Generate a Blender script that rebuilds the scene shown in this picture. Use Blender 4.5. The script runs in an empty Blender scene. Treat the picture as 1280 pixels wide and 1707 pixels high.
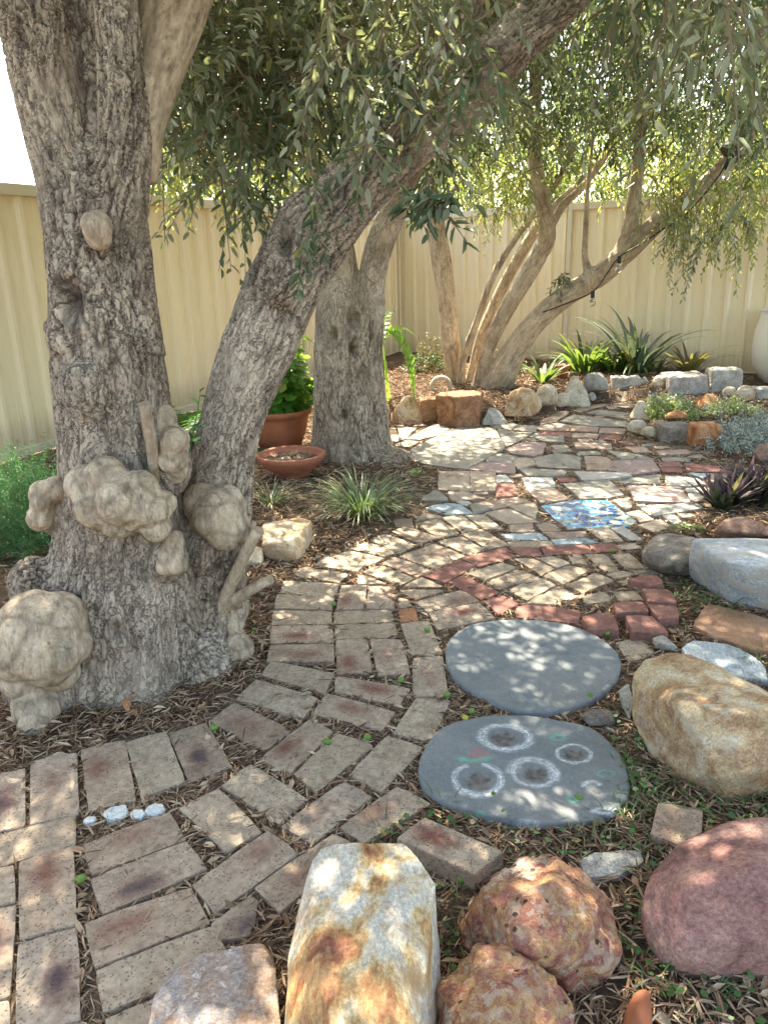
import bpy, bmesh, math, random
import numpy as np
from mathutils import Vector, Matrix, noise
R = math.radians
random.seed(7); rng = np.random.default_rng(7)
scene = bpy.context.scene
col = scene.collection

# ------------------------------------------------------------------ camera
F_PX, PITCH, ROLL, CAM_H = 1290.0, R(18.0), R(1.6), 1.25
cr, sr, cp, sp = math.cos(ROLL), math.sin(ROLL), math.cos(PITCH), math.sin(PITCH)
U0 = Vector((0, sp, cp)); R0 = Vector((1, 0, 0)); FW = Vector((0, cp, -sp))
RA = R0 * cr - U0 * sr; UA = R0 * sr + U0 * cr
CAM = Vector((0, 0, CAM_H))
cam = bpy.data.cameras.new('camera'); camo = bpy.data.objects.new('camera', cam); col.objects.link(camo)
M = Matrix.Identity(4)
for i in range(3):
    M[i][0] = RA[i]; M[i][1] = UA[i]; M[i][2] = -FW[i]; M[i][3] = CAM[i]
camo.matrix_world = M
cam.sensor_fit = 'HORIZONTAL'; cam.sensor_width = 36; cam.lens = 36 * F_PX / 1280
cam.clip_start = 0.05; cam.clip_end = 300
scene.camera = camo

# ------------------------------------------------------------------ light
SUN_AZ, SUN_EL = R(-14), R(57)
w = bpy.data.worlds.new('World'); scene.world = w; w.use_nodes = True
nt = w.node_tree; nt.nodes.clear()
sky = nt.nodes.new('ShaderNodeTexSky'); sky.sky_type = 'NISHITA'; sky.sun_disc = False
sky.sun_elevation = SUN_EL; sky.sun_rotation = SUN_AZ; sky.dust_density = 2.0
bg = nt.nodes.new('ShaderNodeBackground'); bg.inputs[1].default_value = 0.135
tint = nt.nodes.new('ShaderNodeMix'); tint.data_type = 'RGBA'; tint.blend_type = 'MULTIPLY'; tint.inputs[0].default_value = 1; tint.inputs[7].default_value = (1.12, 1.0, .84, 1)
wo = nt.nodes.new('ShaderNodeOutputWorld')
nt.links.new(sky.outputs[0], tint.inputs[6]); nt.links.new(tint.outputs[2], bg.inputs[0]); nt.links.new(bg.outputs[0], wo.inputs[0])
sl = bpy.data.lights.new('sun', 'SUN'); sl.energy = 4.7; sl.angle = R(0.53); sl.color = (1, .90, .72)
so = bpy.data.objects.new('sun', sl); col.objects.link(so)
D2S = Vector((math.sin(SUN_AZ) * math.cos(SUN_EL), math.cos(SUN_AZ) * math.cos(SUN_EL), math.sin(SUN_EL)))
so.rotation_euler = D2S.to_track_quat('Z', 'Y').to_euler()
so.location = (0, 0, 12)
scene.view_settings.view_transform = 'Standard'; scene.view_settings.look = 'None'
scene.view_settings.exposure = 2.52; scene.view_settings.gamma = 1
scene.render.engine = 'CYCLES'
scene.cycles.max_bounces = 7; scene.cycles.diffuse_bounces = 5; scene.cycles.transmission_bounces = 5
scene.cycles.caustics_reflective = False; scene.cycles.caustics_refractive = False

# ------------------------------------------------------------------ pixel -> world (photo pixels, 1280 x 1707)
def ray(px, py):
    u = (px - 640) / F_PX; v = (py - 853.5) / F_PX
    return RA * u - UA * v + FW
def P(px, py, z=0.0):
    d = ray(px, py); t = (z - CAM_H) / d.z
    return CAM + d * t
def W(px, py, Y):
    d = ray(px, py); return CAM + d * (Y / d.y)
def mpp(pt):                                  # metres per photo pixel at a point
    return (pt - CAM).dot(FW) / F_PX
def px_of(pt):
    q = Vector(pt) - CAM; z = q.dot(FW)
    return 640 + F_PX * q.dot(RA) / z, 853.5 - F_PX * q.dot(UA) / z

# ------------------------------------------------------------------ object helpers
def props(o, label=None, cat=None, group=None, kind=None):
    if label: o['label'] = label
    if cat: o['category'] = cat
    if group: o['group'] = group
    if kind: o['kind'] = kind
    return o
def thing(name, loc, label, cat, group=None, rz=0.0):
    o = bpy.data.objects.new(name, None); col.objects.link(o); o.location = loc
    o.rotation_euler = (0, 0, rz); o.empty_display_size = .1
    bpy.context.view_layer.update()
    return props(o, label, cat, group)
def link(name, me, mats=(), parent=None, loc=None, rz=0.0):
    o = bpy.data.objects.new(name, me); col.objects.link(o)
    for m in (mats if isinstance(mats, (list, tuple)) else [mats]): me.materials.append(m)
    if parent is not None: o.parent = parent
    if loc is not None: o.location = loc
    o.rotation_euler = (0, 0, rz)
    return o
def smooth(me, flag=True):
    me.polygons.foreach_set('use_smooth', [flag] * len(me.polygons)); return me
def np_mesh(name, verts, faces_flat, k, mat_idx=None):
    """verts (n,3), faces_flat (m,k) index array"""
    me = bpy.data.meshes.new(name); m = len(faces_flat)
    me.vertices.add(len(verts)); me.vertices.foreach_set('co', np.asarray(verts, np.float32).ravel())
    me.loops.add(m * k); me.loops.foreach_set('vertex_index', np.asarray(faces_flat, np.int32).ravel())
    me.polygons.add(m); me.polygons.foreach_set('loop_start', np.arange(0, m * k, k, dtype=np.int32))
    if mat_idx is not None: me.polygons.foreach_set('material_index', np.asarray(mat_idx, np.int32))
    me.update(calc_edges=True)
    return me
def get_co(me):
    a = np.empty(len(me.vertices) * 3, np.float32); me.vertices.foreach_get('co', a); return a.reshape(-1, 3)
def set_co(me, a):
    me.vertices.foreach_set('co', np.asarray(a, np.float32).ravel()); me.update()
def get_no(me):
    a = np.empty(len(me.vertices) * 3, np.float32); me.vertex_normals.foreach_get('vector', a); return a.reshape(-1, 3)
def bm_mesh(bm, name='m'):
    me = bpy.data.meshes.new(name); bm.to_mesh(me); bm.free(); return me
def voxel(me, size, adapt=0.0):
    o = bpy.data.objects.new('tmp', me); col.objects.link(o)
    md = o.modifiers.new('r', 'REMESH'); md.mode = 'VOXEL'; md.voxel_size = size; md.adaptivity = adapt
    bpy.context.view_layer.update()
    dg = bpy.context.evaluated_depsgraph_get()
    out = bpy.data.meshes.new_from_object(o.evaluated_get(dg))
    bpy.data.objects.remove(o); bpy.data.meshes.remove(me)
    out.materials.clear()
    return out
def relax(me, it=3, f=.5):
    ne = len(me.edges); e = np.empty(ne * 2, np.int32); me.edges.foreach_get('vertices', e); e = e.reshape(-1, 2)
    co = get_co(me).astype(np.float64); n = len(co)
    deg = np.bincount(e.ravel(), minlength=n)[:, None]
    for _ in range(it):
        s = np.zeros_like(co)
        for k in range(3):
            s[:, k] = np.bincount(e[:, 0], co[e[:, 1], k], n) + np.bincount(e[:, 1], co[e[:, 0], k], n)
        co = co * (1 - f) + f * s / np.maximum(deg, 1)
    set_co(me, co)
def shift(me, off):
    set_co(me, get_co(me) - np.array(off, np.float32)); return me
def inpoly(x, y, poly):
    c = False; j = len(poly) - 1
    for i in range(len(poly)):
        xi, yi = poly[i][:2]; xj, yj = poly[j][:2]
        if (yi > y) != (yj > y) and x < (xj - xi) * (y - yi) / (yj - yi) + xi: c = not c
        j = i
    return c
def inpoly_np(X, Y, poly):
    c = np.zeros(X.shape, bool); j = len(poly) - 1
    for i in range(len(poly)):
        xi, yi = poly[i][:2]; xj, yj = poly[j][:2]
        if yi != yj:
            c ^= ((yi > Y) != (yj > Y)) & (X < (xj - xi) * (Y - yi) / (yj - yi) + xi)
        j = i
    return c

# ------------------------------------------------------------------ materials
class NB:
    def __init__(s, name):
        s.m = bpy.data.materials.new(name); s.m.use_nodes = True; s.t = s.m.node_tree; s.t.nodes.clear()
        s.out = s.t.nodes.new('ShaderNodeOutputMaterial')
    def n(s, typ, **kw):
        x = s.t.nodes.new(typ)
        for k, v in kw.items(): setattr(x, k, v)
        return x
    def put(s, node, i, v):
        if v is None: return
        if hasattr(v, 'is_output') or isinstance(v, bpy.types.NodeSocket): s.t.links.new(v, node.inputs[i])
        else: node.inputs[i].default_value = v
    def coord(s, kind='Object'): return s.n('ShaderNodeTexCoord').outputs[kind]
    def attr(s, name, out='Vector'): return s.n('ShaderNodeAttribute', attribute_name=name).outputs[out]
    def mapping(s, vec, scale=(1, 1, 1), loc=(0, 0, 0), rot=(0, 0, 0)):
        x = s.n('ShaderNodeMapping'); s.put(x, 0, vec); s.put(x, 1, loc); s.put(x, 2, rot); s.put(x, 3, scale); return x.outputs[0]
    def noise(s, vec, scale, det=4, rough=.55, dist=0, w=None, out=0):
        x = s.n('ShaderNodeTexNoise')
        if w is not None: x.noise_dimensions = '4D'; s.put(x, 'W', w)
        s.put(x, 'Vector', vec); s.put(x, 'Scale', scale); s.put(x, 'Detail', det); s.put(x, 'Roughness', rough); s.put(x, 'Distortion', dist)
        return x.outputs[out]
    def voro(s, vec, scale, feature='F1', out='Distance'):
        x = s.n('ShaderNodeTexVoronoi', feature=feature); s.put(x, 'Vector', vec); s.put(x, 'Scale', scale); return x.outputs[out]
    def ramp(s, fac, stops, interp='LINEAR'):
        x = s.n('ShaderNodeValToRGB'); s.put(x, 0, fac); e = x.color_ramp.elements; x.color_ramp.interpolation = interp
        while len(e) < len(stops): e.new(.5)
        for el, (p, c) in zip(e, stops):
            el.position = p; el.color = (c, c, c, 1) if isinstance(c, (int, float)) else (*c, 1)
        return x.outputs[0]
    def mix(s, fac, a, b, mode='MIX'):
        x = s.n('ShaderNodeMix', data_type='RGBA', blend_type=mode); s.put(x, 0, fac)
        for i, v in ((6, a), (7, b)):
            if isinstance(v, tuple) and len(v) == 3: v = (*v, 1)
            s.put(x, i, v)
        return x.outputs[2]
    def math(s, op, a, b=None, c=None, clamp=False):
        x = s.n('ShaderNodeMath', operation=op, use_clamp=clamp); s.put(x, 0, a); s.put(x, 1, b); s.put(x, 2, c); return x.outputs[0]
    def vmath(s, op, a, b=None):
        x = s.n('ShaderNodeVectorMath', operation=op); s.put(x, 0, a); s.put(x, 1, b)
        return x.outputs['Value' if op in ('LENGTH', 'DISTANCE', 'DOT_PRODUCT') else 'Vector']
    def rnd(s): return s.n('ShaderNodeObjectInfo').outputs['Random']
    def island(s): return s.n('ShaderNodeNewGeometry').outputs['Random Per Island']
    def bump(s, h, strength=.5, dist=.01, nrm=None):
        x = s.n('ShaderNodeBump'); s.put(x, 'Height', h); s.put(x, 'Strength', strength); s.put(x, 'Distance', dist); s.put(x, 'Normal', nrm)
        return x.outputs[0]
    def bsdf(s, color, rough=.8, normal=None, spec=.3, **kw):
        x = s.n('ShaderNodeBsdfPrincipled')
        if isinstance(color, tuple) and len(color) == 3: color = (*color, 1)
        s.put(x, 'Base Color', color); s.put(x, 'Roughness', rough); s.put(x, 'Normal', normal); s.put(x, 'Specular IOR Level', spec)
        for k, v in kw.items(): s.put(x, k, v)
        return x.outputs[0]
    def done(s, sh): s.t.links.new(sh, s.out.inputs[0]); return s.m

def offs(b, vec):          # shift coords by object random so look-alikes differ
    x = b.n('ShaderNodeCombineXYZ'); r = b.math('MULTIPLY', b.rnd(), 37.0)
    b.put(x, 0, r); b.put(x, 1, b.math('MULTIPLY', b.rnd(), 91.0)); b.put(x, 2, r)
    return b.vmath('ADD', vec, x.outputs[0])

def brick_mat(name, base, blotch=None, core=None, speck=.62, varamt=.18):
    b = NB(name); co = b.coord(); v = offs(b, co)
    n1 = b.noise(v, 14, 5, .6)
    c = b.mix(b.ramp(n1, [(.3, 0.0), (.7, 1.0)]), tuple(x * .78 for x in base), tuple(min(1, x * 1.16) for x in base))
    hv = b.mix(b.rnd(), (.86, .80, .74), (1.05, 1.03, 1.0)); c = b.mix(.8, c, hv, 'MULTIPLY')
    if blotch:
        sep = b.n('ShaderNodeSeparateXYZ'); b.put(sep, 0, co)
        xx = b.math('DIVIDE', b.math('ADD', sep.outputs[0], b.math('MULTIPLY', b.math('SUBTRACT', b.math('FRACT', b.math('MULTIPLY', b.rnd(), 17.3)), .5), .11)), .085)
        yy = b.math('DIVIDE', b.math('ADD', sep.outputs[1], b.math('MULTIPLY', b.math('SUBTRACT', b.math('FRACT', b.math('MULTIPLY', b.rnd(), 41.7)), .5), .05)), .045)
        rr = b.math('SQRT', b.math('ADD', b.math('MULTIPLY', xx, xx), b.math('MULTIPLY', yy, yy)))
        rr = b.math('ADD', rr, b.math('MULTIPLY', b.math('SUBTRACT', b.noise(v, 22, 4, .6), .5), 1.1))
        am = b.math('MULTIPLY_ADD', b.math('FRACT', b.math('MULTIPLY', b.rnd(), 7.7)), .65, .4)
        f = b.math('MULTIPLY', b.ramp(rr, [(.15, 1.0), (1.15, 0.0)]), am)
        c = b.mix(f, c, blotch)
        if core:
            f2 = b.math('MULTIPLY', b.ramp(rr, [(.0, 1.0), (.75, 0.0)]), .75); c = b.mix(f2, c, core)
    g = b.noise(v, 60, 3, .7); c = b.mix(.6, c, b.ramp(g, [(.35, .62), (.65, 1.28)]), 'MULTIPLY')
    sp_ = b.voro(b.vmath('ADD', v, b.vmath('MULTIPLY', b.noise(v, 150, 2, out=1), (.006, .006, .006))), 150); m1 = b.noise(v, 42, 3, .6)
    sf = b.math('MULTIPLY', b.ramp(sp_, [(.20, 1.0), (.40, 0.0)]), b.ramp(m1, [(.44, 0.0), (.54, 1.0)]))
    c = b.mix(b.math('MULTIPLY', sf, speck), c, (.035, .03, .028))
    st = b.noise(v, 5, 3, .5); c = b.mix(b.ramp(st, [(.50, 0.0), (.75, .28)]), c, (.16, .13, .10))
    h = b.math('ADD', b.math('MULTIPLY', g, .6), b.math('SUBTRACT', b.noise(v, 200, 2, .6), sf))
    return b.done(b.bsdf(c, .93, b.bump(h, .55, .003), .15))
M_BR = {
 'p': brick_mat('cream_brick', (.42, .352, .27)),
 'r': brick_mat('blushed_brick', (.41, .335, .26), (.21, .095, .07)),
 'd': brick_mat('smoky_brick', (.40, .33, .26), (.20, .10, .075), (.055, .06, .075)),
 'o': brick_mat('orange_brick', (.50, .26, .15)),
 'R': brick_mat('red_brick', (.29, .155, .13), speck=.35),
}
def stone_mat(name, cols, scale=6, speck=0.0, speckc=(.9, .9, .88), rough=.85, bump=.6, vein=None, pits=0.0, stretch=(1, 1, 1), fine=1.0, lo=.36, hi=.64, cells=None):
    b = NB(name); v = b.mapping(offs(b, b.coord()), stretch)
    n1 = b.noise(v, scale, 10, .68, .9); k = len(cols)
    c = b.ramp(n1, [(lo + (hi - lo) * i / max(1, k - 1), cc) for i, cc in enumerate(cols)])
    n2 = b.noise(v, scale * 5, 5, .7)
    c = b.mix(.5, c, b.ramp(n2, [(.3, .6), (.7, 1.35)]), 'MULTIPLY')
    n3 = b.noise(v, scale * 22, 3, .7); c = b.mix(.6 * fine, c, b.ramp(n3, [(.34, .45), (.66, 1.5)]), 'MULTIPLY')
    if cells:
        cv = b.vmath('ADD', v, b.vmath('MULTIPLY', b.noise(v, scale * 6, 4, .7, out=1), (.035, .035, .035)))
        for cs, ca in ((scale * 4.5, .45), (scale * 11, .5)):
            cc = b.n('ShaderNodeSeparateColor'); b.put(cc, 0, b.voro(cv, cs, out='Color')); c = b.mix(b.math('MULTIPLY', b.ramp(cc.outputs[1], [(.35, 0.0), (.55, 1.0)]), ca), c, b.ramp(cc.outputs[0], [(i_ / len(cells), q_) for i_, q_ in enumerate(cells)], 'CONSTANT'))
    n5 = b.noise(v, scale * 60, 3, .7); c = b.mix(.35 * fine, c, b.ramp(n5, [(.35, .5), (.65, 1.45)]), 'MULTIPLY')
    if vein:
        e = b.noise(b.mapping(v, (1.0, 2.6, 1.6), rot=(.5, .3, .8)), scale * .9, 7, .72, .8)
        c = b.mix(b.ramp(e, [(.52, 0.0), (.62, .8)]), c, vein)
    h = b.math('ADD', b.math('MULTIPLY', n2, .7), b.math('MULTIPLY', n3, .35))
    if speck:
        sv = b.noise(v, scale * 11, 5, .8, 1.0); f = b.math('MULTIPLY', b.ramp(sv, [(.56, 0.0), (.64, 1.0)]), speck)
        f = b.math('MULTIPLY', f, b.ramp(n1, [(.38, .25), (.6, 1.0)])); c = b.mix(f, c, speckc)
    if pits:
        pv = b.voro(b.vmath('ADD', v, (3.1, 7.7, 1.3)), scale * 5); pm = b.noise(v, scale * 1.7, 2, .5)
        f = b.math('MULTIPLY', b.ramp(pv, [(.10, 1.0), (.22, 0.0)]), b.ramp(pm, [(.5, 0.0), (.6, 1.0)]))
        c = b.mix(b.math('MULTIPLY', f, pits), c, (.03, .02, .018)); h = b.math('SUBTRACT', h, b.math('MULTIPLY', f, 1.5))
    return b.done(b.bsdf(c, rough, b.bump(h, bump, .008), .25))
M_ST = {
 'tan': stone_mat('tan_sandstone', [(.34, .21, .11), (.46, .32, .18), (.55, .44, .30)], 7, .4, vein=(.6, .56, .48)),
 'golden': stone_mat('golden_sandstone', [(.24, .14, .085), (.38, .24, .13), (.50, .37, .21), (.56, .48, .35)], 7, .55, (.62, .58, .50), vein=(.52, .46, .36)),
 'cream': stone_mat('cream_limestone', [(.36, .28, .18), (.52, .44, .32), (.60, .54, .43)], 7, .3),
 'grey': stone_mat('grey_limestone', [(.22, .21, .19), (.36, .34, .30), (.48, .46, .41)], 8, .3),
 'dark': stone_mat('dark_stone', [(.10, .085, .075), (.22, .19, .16), (.34, .30, .25)], 9, .3, (.6, .58, .5)),
 'brown': stone_mat('brown_stone', [(.16, .07, .04), (.28, .15, .08), (.36, .22, .12)], 8, .2),
 'orange': stone_mat('orange_ironstone', [(.24, .08, .03), (.42, .19, .08), (.50, .31, .17)], 9, .3),
 'redrock': stone_mat('red_ironstone', [(.14, .07, .05), (.25, .14, .10), (.34, .25, .19)], 12, .3, pits=.6, cells=[(.2, .09, .06), (.34, .26, .2), (.26, .15, .11)]),
 'jasper': stone_mat('red_yellow_conglomerate', [(.20, .065, .05), (.33, .14, .10), (.44, .26, .11), (.26, .095, .075), (.52, .44, .33)], 9, .5, (.60, .54, .46), pits=.85, bump=1.0, cells=[(.20, .07, .055), (.34, .15, .11), (.42, .30, .18), (.28, .10, .08), (.42, .25, .10), (.50, .43, .34)]),
 'quartz': stone_mat('rusty_quartzite', [(.20, .075, .045), (.36, .17, .07), (.48, .33, .15), (.54, .47, .35), (.50, .48, .43), (.58, .52, .42)], 5.5, .35, (.75, .73, .68), vein=(.40, .23, .11), stretch=(1.3, .8, .8), rough=.65, lo=.34, hi=.60),
 'purple': stone_mat('purple_porphyry', [(.17, .09, .08), (.28, .145, .125), (.36, .20, .165), (.40, .26, .21)], 5.5, .35, (.44, .33, .29), bump=.5),
 'flatrust': stone_mat('rusty_grey_stone', [(.19, .12, .085), (.32, .22, .155), (.31, .28, .27), (.35, .25, .18)], 5, .45, bump=.5),
 'blue': stone_mat('blue_grey_stone', [(.32, .35, .37), (.44, .47, .49), (.54, .54, .51)], 5, .2, vein=(.48, .42, .33), stretch=(.5, 1.6, 1.6)),
 'bluegrey': stone_mat('blue_slab_stone', [(.30, .29, .27), (.34, .39, .42), (.50, .53, .52)], 4, .1, rough=.7, bump=.25, stretch=(1, 2, 1)),
 'rust': stone_mat('rusty_slab_stone', [(.24, .13, .075), (.34, .20, .12), (.38, .26, .18)], 3, .1, bump=.3, fine=.5),
 'white': stone_mat('white_quartz', [(.5, .55, .56), (.66, .70, .70), (.76, .76, .72)], 20, .0, rough=.5),
}
def slab(name, c1, c2, **k): return stone_mat(name, [c1, tuple((x + y) / 2 for x, y in zip(c1, c2)), c2], k.pop('scale', 5), bump=.3, **k)
M_SL = {
 'g': slab('grey_green_slab', (.22, .205, .165), (.345, .315, .26), fine=.6),
 'c': slab('cream_slab', (.33, .26, .19), (.47, .39, .295), fine=.6),
 'w': slab('pale_slab', (.37, .355, .31), (.52, .49, .43), fine=.5),
 'k': slab('pinkish_slab', (.30, .22, .165), (.43, .33, .255), fine=.8),
 'G': stone_mat('pink_granite_slab', [(.20, .14, .13), (.38, .29, .25), (.30, .22, .20)], 40, .5, (.55, .5, .46), bump=.3),
 'b': slab('blue_marble_slab', (.22, .29, .32), (.50, .54, .53), scale=9),
}

def bark_mat(name, lo, mid, hi, smoothbark=False, sc=1.0):
    b = NB(name); v = b.attr('bk'); ck = b.attr('crack', 'Fac')
    vs = b.mapping(v, (1, 1, .28))
    n1 = b.noise(v, 3.2 * sc, 5, .6, .5); n2 = b.noise(vs, 26 * sc, 6, .7, .4); n3 = b.noise(vs, 90 * sc, 4, .7)
    c = b.ramp(n1, [(.32, mid), (.62, hi)])
    c = b.mix(.75, c, b.ramp(n2, [(.34, .42), (.48, .95), (.68, 1.3)]), 'MULTIPLY')
    c = b.mix(.5, c, b.ramp(n3, [(.35, .6), (.65, 1.3)]), 'MULTIPLY')
    lich = b.noise(v, 7 * sc, 5, .65); c = b.mix(b.ramp(lich, [(.56, 0.0), (.70, .6)]), c, (.16, .145, .12))
    if smoothbark: c = b.mix(b.ramp(b.noise(v, 60 * sc, 5, .8), [(.56, 0.0), (.64, .6)]), c, (.13, .10, .075))
    c = b.mix(b.math('MULTIPLY', ck, .75 if not smoothbark else .5), c, lo)
    up = b.attr('up', 'Fac')
    pale = b.mix(.45, b.ramp(n1, [(.32, tuple(x * .95 for x in mid)), (.62, hi)]), b.ramp(n2, [(.34, .6), (.65, 1.25)]), 'MULTIPLY')
    if not smoothbark: c = b.mix(up, c, pale)
    h = b.math('ADD', b.math('MULTIPLY', n2, 1.0), b.math('MULTIPLY', n3, .5))
    if not smoothbark:
        vv = b.mapping(b.vmath('ADD', v, b.vmath('MULTIPLY', b.noise(v, 14, 4, .7, out=1), (.09, .09, .12))), (1, 1, .17))
        e = b.voro(vv, 62, 'DISTANCE_TO_EDGE'); e2 = b.ramp(e, [(.0, 0.0), (.09, 1.0)])
        mk = b.ramp(b.noise(v, 8, 4, .6), [(.32, .1), (.52, 1.0)]); e3 = b.math('MULTIPLY', b.math('SUBTRACT', 1.0, e2), mk)
        c = b.mix(b.math('MULTIPLY', e3, .5), c, lo); h = b.math('SUBTRACT', h, e3)
        pc = b.voro(vv, 62, out='Color'); c = b.mix(.35, c, b.ramp(pc, [(.2, .7), (.8, 1.3)]), 'MULTIPLY')
    return b.done(b.bsdf(c, .92, b.bump(h, .75, .009 if not smoothbark else .005), .15))
M_BARK = bark_mat('fissured_olive_bark', (.055, .040, .032), (.29, .23, .175), (.53, .45, .355))
M_BARK2 = bark_mat('grey_olive_bark', (.06, .045, .035), (.34, .27, .20), (.56, .48, .37), sc=.8)
M_BARK3 = bark_mat('smooth_pale_bark', (.12, .08, .05), (.42, .325, .22), (.58, .48, .345), True, .9)
M_BURL = bark_mat('smooth_burl_wood', (.11, .08, .055), (.36, .28, .195), (.60, .495, .365), True, 1.6)
b = NB('cut_wood'); v = b.coord(); n = b.noise(b.mapping(v, (1, 1, .2)), 60, 4, .6)
M_CUT = b.done(b.bsdf(b.ramp(n, [(.3, (.26, .18, .11)), (.7, (.45, .35, .25))]), .85, b.bump(n, .4, .003)))

def leaf_mat(name, top, under, trans, rough=.45, amt=.3, spec=.45):
    b = NB(name); g = b.n('ShaderNodeNewGeometry'); isl = g.outputs['Random Per Island']
    def var(c): return b.mix(isl, tuple(x * .6 for x in c), tuple(min(1, x * 1.45) for x in c))
    c = b.mix(g.outputs['Backfacing'], var(top), var(under))
    c = b.mix(b.ramp(isl, [(.965, 0.0), (.97, .8)]), c, (.30, .26, .06))
    d = b.bsdf(c, rough, None, spec)
    t = b.n('ShaderNodeBsdfTranslucent'); b.put(t, 0, b.mix(isl, (*[x * .75 for x in trans],), trans))
    m = b.n('ShaderNodeMixShader'); b.put(m, 0, amt); b.put(m, 1, d); b.put(m, 2, t.outputs[0])
    return b.done(m.outputs[0])
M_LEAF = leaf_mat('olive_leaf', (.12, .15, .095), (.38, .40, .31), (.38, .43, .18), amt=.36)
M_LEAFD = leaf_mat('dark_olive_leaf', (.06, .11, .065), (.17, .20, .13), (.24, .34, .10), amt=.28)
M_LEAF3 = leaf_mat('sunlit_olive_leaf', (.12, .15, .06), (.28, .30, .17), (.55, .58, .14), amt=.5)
M_BUSH = leaf_mat('bright_bush_leaf', (.14, .20, .05), (.18, .24, .08), (.50, .60, .12), amt=.4)
M_GRASS = leaf_mat('mondo_blade', (.07, .125, .05), (.11, .17, .08), (.22, .32, .08), amt=.25)
M_STRAP = leaf_mat('strap_leaf', (.055, .12, .035), (.10, .16, .05), (.28, .42, .06), amt=.3)
M_BRONZE = leaf_mat('bronze_strap_leaf', (.13, .13, .05), (.18, .13, .06), (.36, .32, .08), amt=.25)
M_STAG = leaf_mat('staghorn_leaf', (.085, .12, .085), (.14, .17, .12), (.18, .24, .11), amt=.2)
M_SILVER = leaf_mat('silver_leaf', (.34, .38, .34), (.42, .45, .40), (.4, .45, .35), .7, .2, .2)
M_LIME = leaf_mat('lime_leaf', (.32, .42, .14), (.40, .46, .22), (.55, .66, .2), amt=.35)
M_FERN = leaf_mat('fern_leaf', (.06, .15, .05), (.10, .18, .07), (.2, .42, .1), amt=.3)
M_ASP = leaf_mat('asparagus_needle', (.045, .15, .06), (.06, .17, .07), (.12, .30, .08), amt=.3)
M_GERA = leaf_mat('geranium_leaf', (.07, .19, .03), (.12, .24, .06), (.38, .62, .06), amt=.45)
M_RHOEO = leaf_mat('rhoeo_leaf', (.045, .07, .04), (.062, .04, .05), (.07, .09, .04), .6, .08, .2)
M_WEED = leaf_mat('weed_leaf', (.06, .14, .04), (.09, .17, .06), (.20, .32, .07), amt=.22)
b = NB('dry_straw'); i = b.island()
M_STRAW = b.done(b.bsdf(b.ramp(i, [(.0, (.12, .07, .045)), (.3, (.26, .165, .10)), (.6, (.40, .29, .19)), (.85, (.56, .45, .31)), (1, (.38, .21, .12))]), .8, None, .25))
b = NB('twig_bark'); M_TWIG = b.done(b.bsdf((.26, .21, .14), .85))
def simple(name, c, rough=.6, nscale=12, amt=.35, bump=.15, spec=.4):
    b = NB(name); v = b.coord(); n = b.noise(v, nscale, 5, .6); n2 = b.noise(v, nscale * 9, 3, .6)
    cc = b.mix(amt, c, b.ramp(n, [(.3, .55), (.7, 1.35)]), 'MULTIPLY')
    return b.done(b.bsdf(cc, rough, b.bump(b.math('ADD', n, b.math('MULTIPLY', n2, .5)), bump, .004), spec))
b = NB('cream_fence_steel'); v = b.coord(); sep = b.n('ShaderNodeSeparateXYZ'); b.put(sep, 0, v)
n = b.noise(b.mapping(v, (1, 1, .25)), 3, 5, .65); n2 = b.noise(b.mapping(v, (6, 6, .5)), 9, 5, .7)
c = b.mix(.22, (.80, .70, .49), b.ramp(n, [(.3, .6), (.7, 1.3)]), 'MULTIPLY'); c = b.mix(b.ramp(n2, [(.56, 0.0), (.75, .3)]), c, (.40, .33, .22))
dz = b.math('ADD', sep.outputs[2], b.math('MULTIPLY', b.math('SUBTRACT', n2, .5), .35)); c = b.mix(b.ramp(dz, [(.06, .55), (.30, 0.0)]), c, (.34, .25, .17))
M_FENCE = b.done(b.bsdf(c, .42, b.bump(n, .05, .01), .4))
M_CAP = simple('fence_capping', (.60, .54, .40), .45, 2, .15, .02)
M_TERRA = simple('terracotta', (.36, .125, .06), .7, 9, .5, .2)
M_TERRA2 = simple('aged_terracotta', (.34, .13, .075), .75, 14, .6, .3)
M_POTSOIL = simple('potting_soil', (.12, .08, .055), .95, 60, .9, 1.0)
M_WHITEPOT = simple('white_glazed_pot', (.72, .70, .62), .35, 3, .12, .03)
M_BLACK = simple('black_cable', (.02, .02, .022), .5)
M_OLIVE = simple('green_olive', (.12, .24, .04), .35, 30, .3, .05)
M_YOLIVE = simple('yellowing_olive', (.42, .42, .05), .35, 30, .3, .05)
M_CACTUS = simple('cactus_skin', (.07, .12, .05), .6, 40, .5, .3)
M_ROOF = simple('red_roof_tile', (.42, .14, .07), .8, 10, .4, .3)
b = NB('clear_bulb'); g_ = b.n('ShaderNodeBsdfGlass'); b.put(g_, 0, (.95, .95, .95, 1)); b.put(g_, 1, .02); M_GLASS = b.done(g_.outputs[0])
# soil
b = NB('soil'); v = b.coord(); n1 = b.noise(v, 1.3, 4, .6); n2 = b.noise(v, 22, 6, .75); n3 = b.noise(v, 120, 3, .7)
c = b.ramp(n2, [(.3, (.045, .032, .024)), (.5, (.115, .080, .055)), (.7, (.20, .145, .10))])
c = b.mix(b.ramp(n1, [(.4, 0.0), (.65, .45)]), c, (.21, .15, .10))
M_SOIL = b.done(b.bsdf(c, .95, b.bump(b.math('ADD', n2, b.math('MULTIPLY', n3, .5)), 1.0, .02), .1))
b = NB('path_bedding_sand'); v = b.coord(); n2 = b.noise(v, 30, 6, .75); n3 = b.noise(v, 160, 3, .7)
c = b.ramp(n2, [(.3, (.12, .09, .065)), (.5, (.25, .19, .14)), (.7, (.38, .31, .23))])
M_BED = b.done(b.bsdf(c, .95, b.bump(b.math('ADD', n2, n3), 1.0, .01), .1))
print('materials done')

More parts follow.
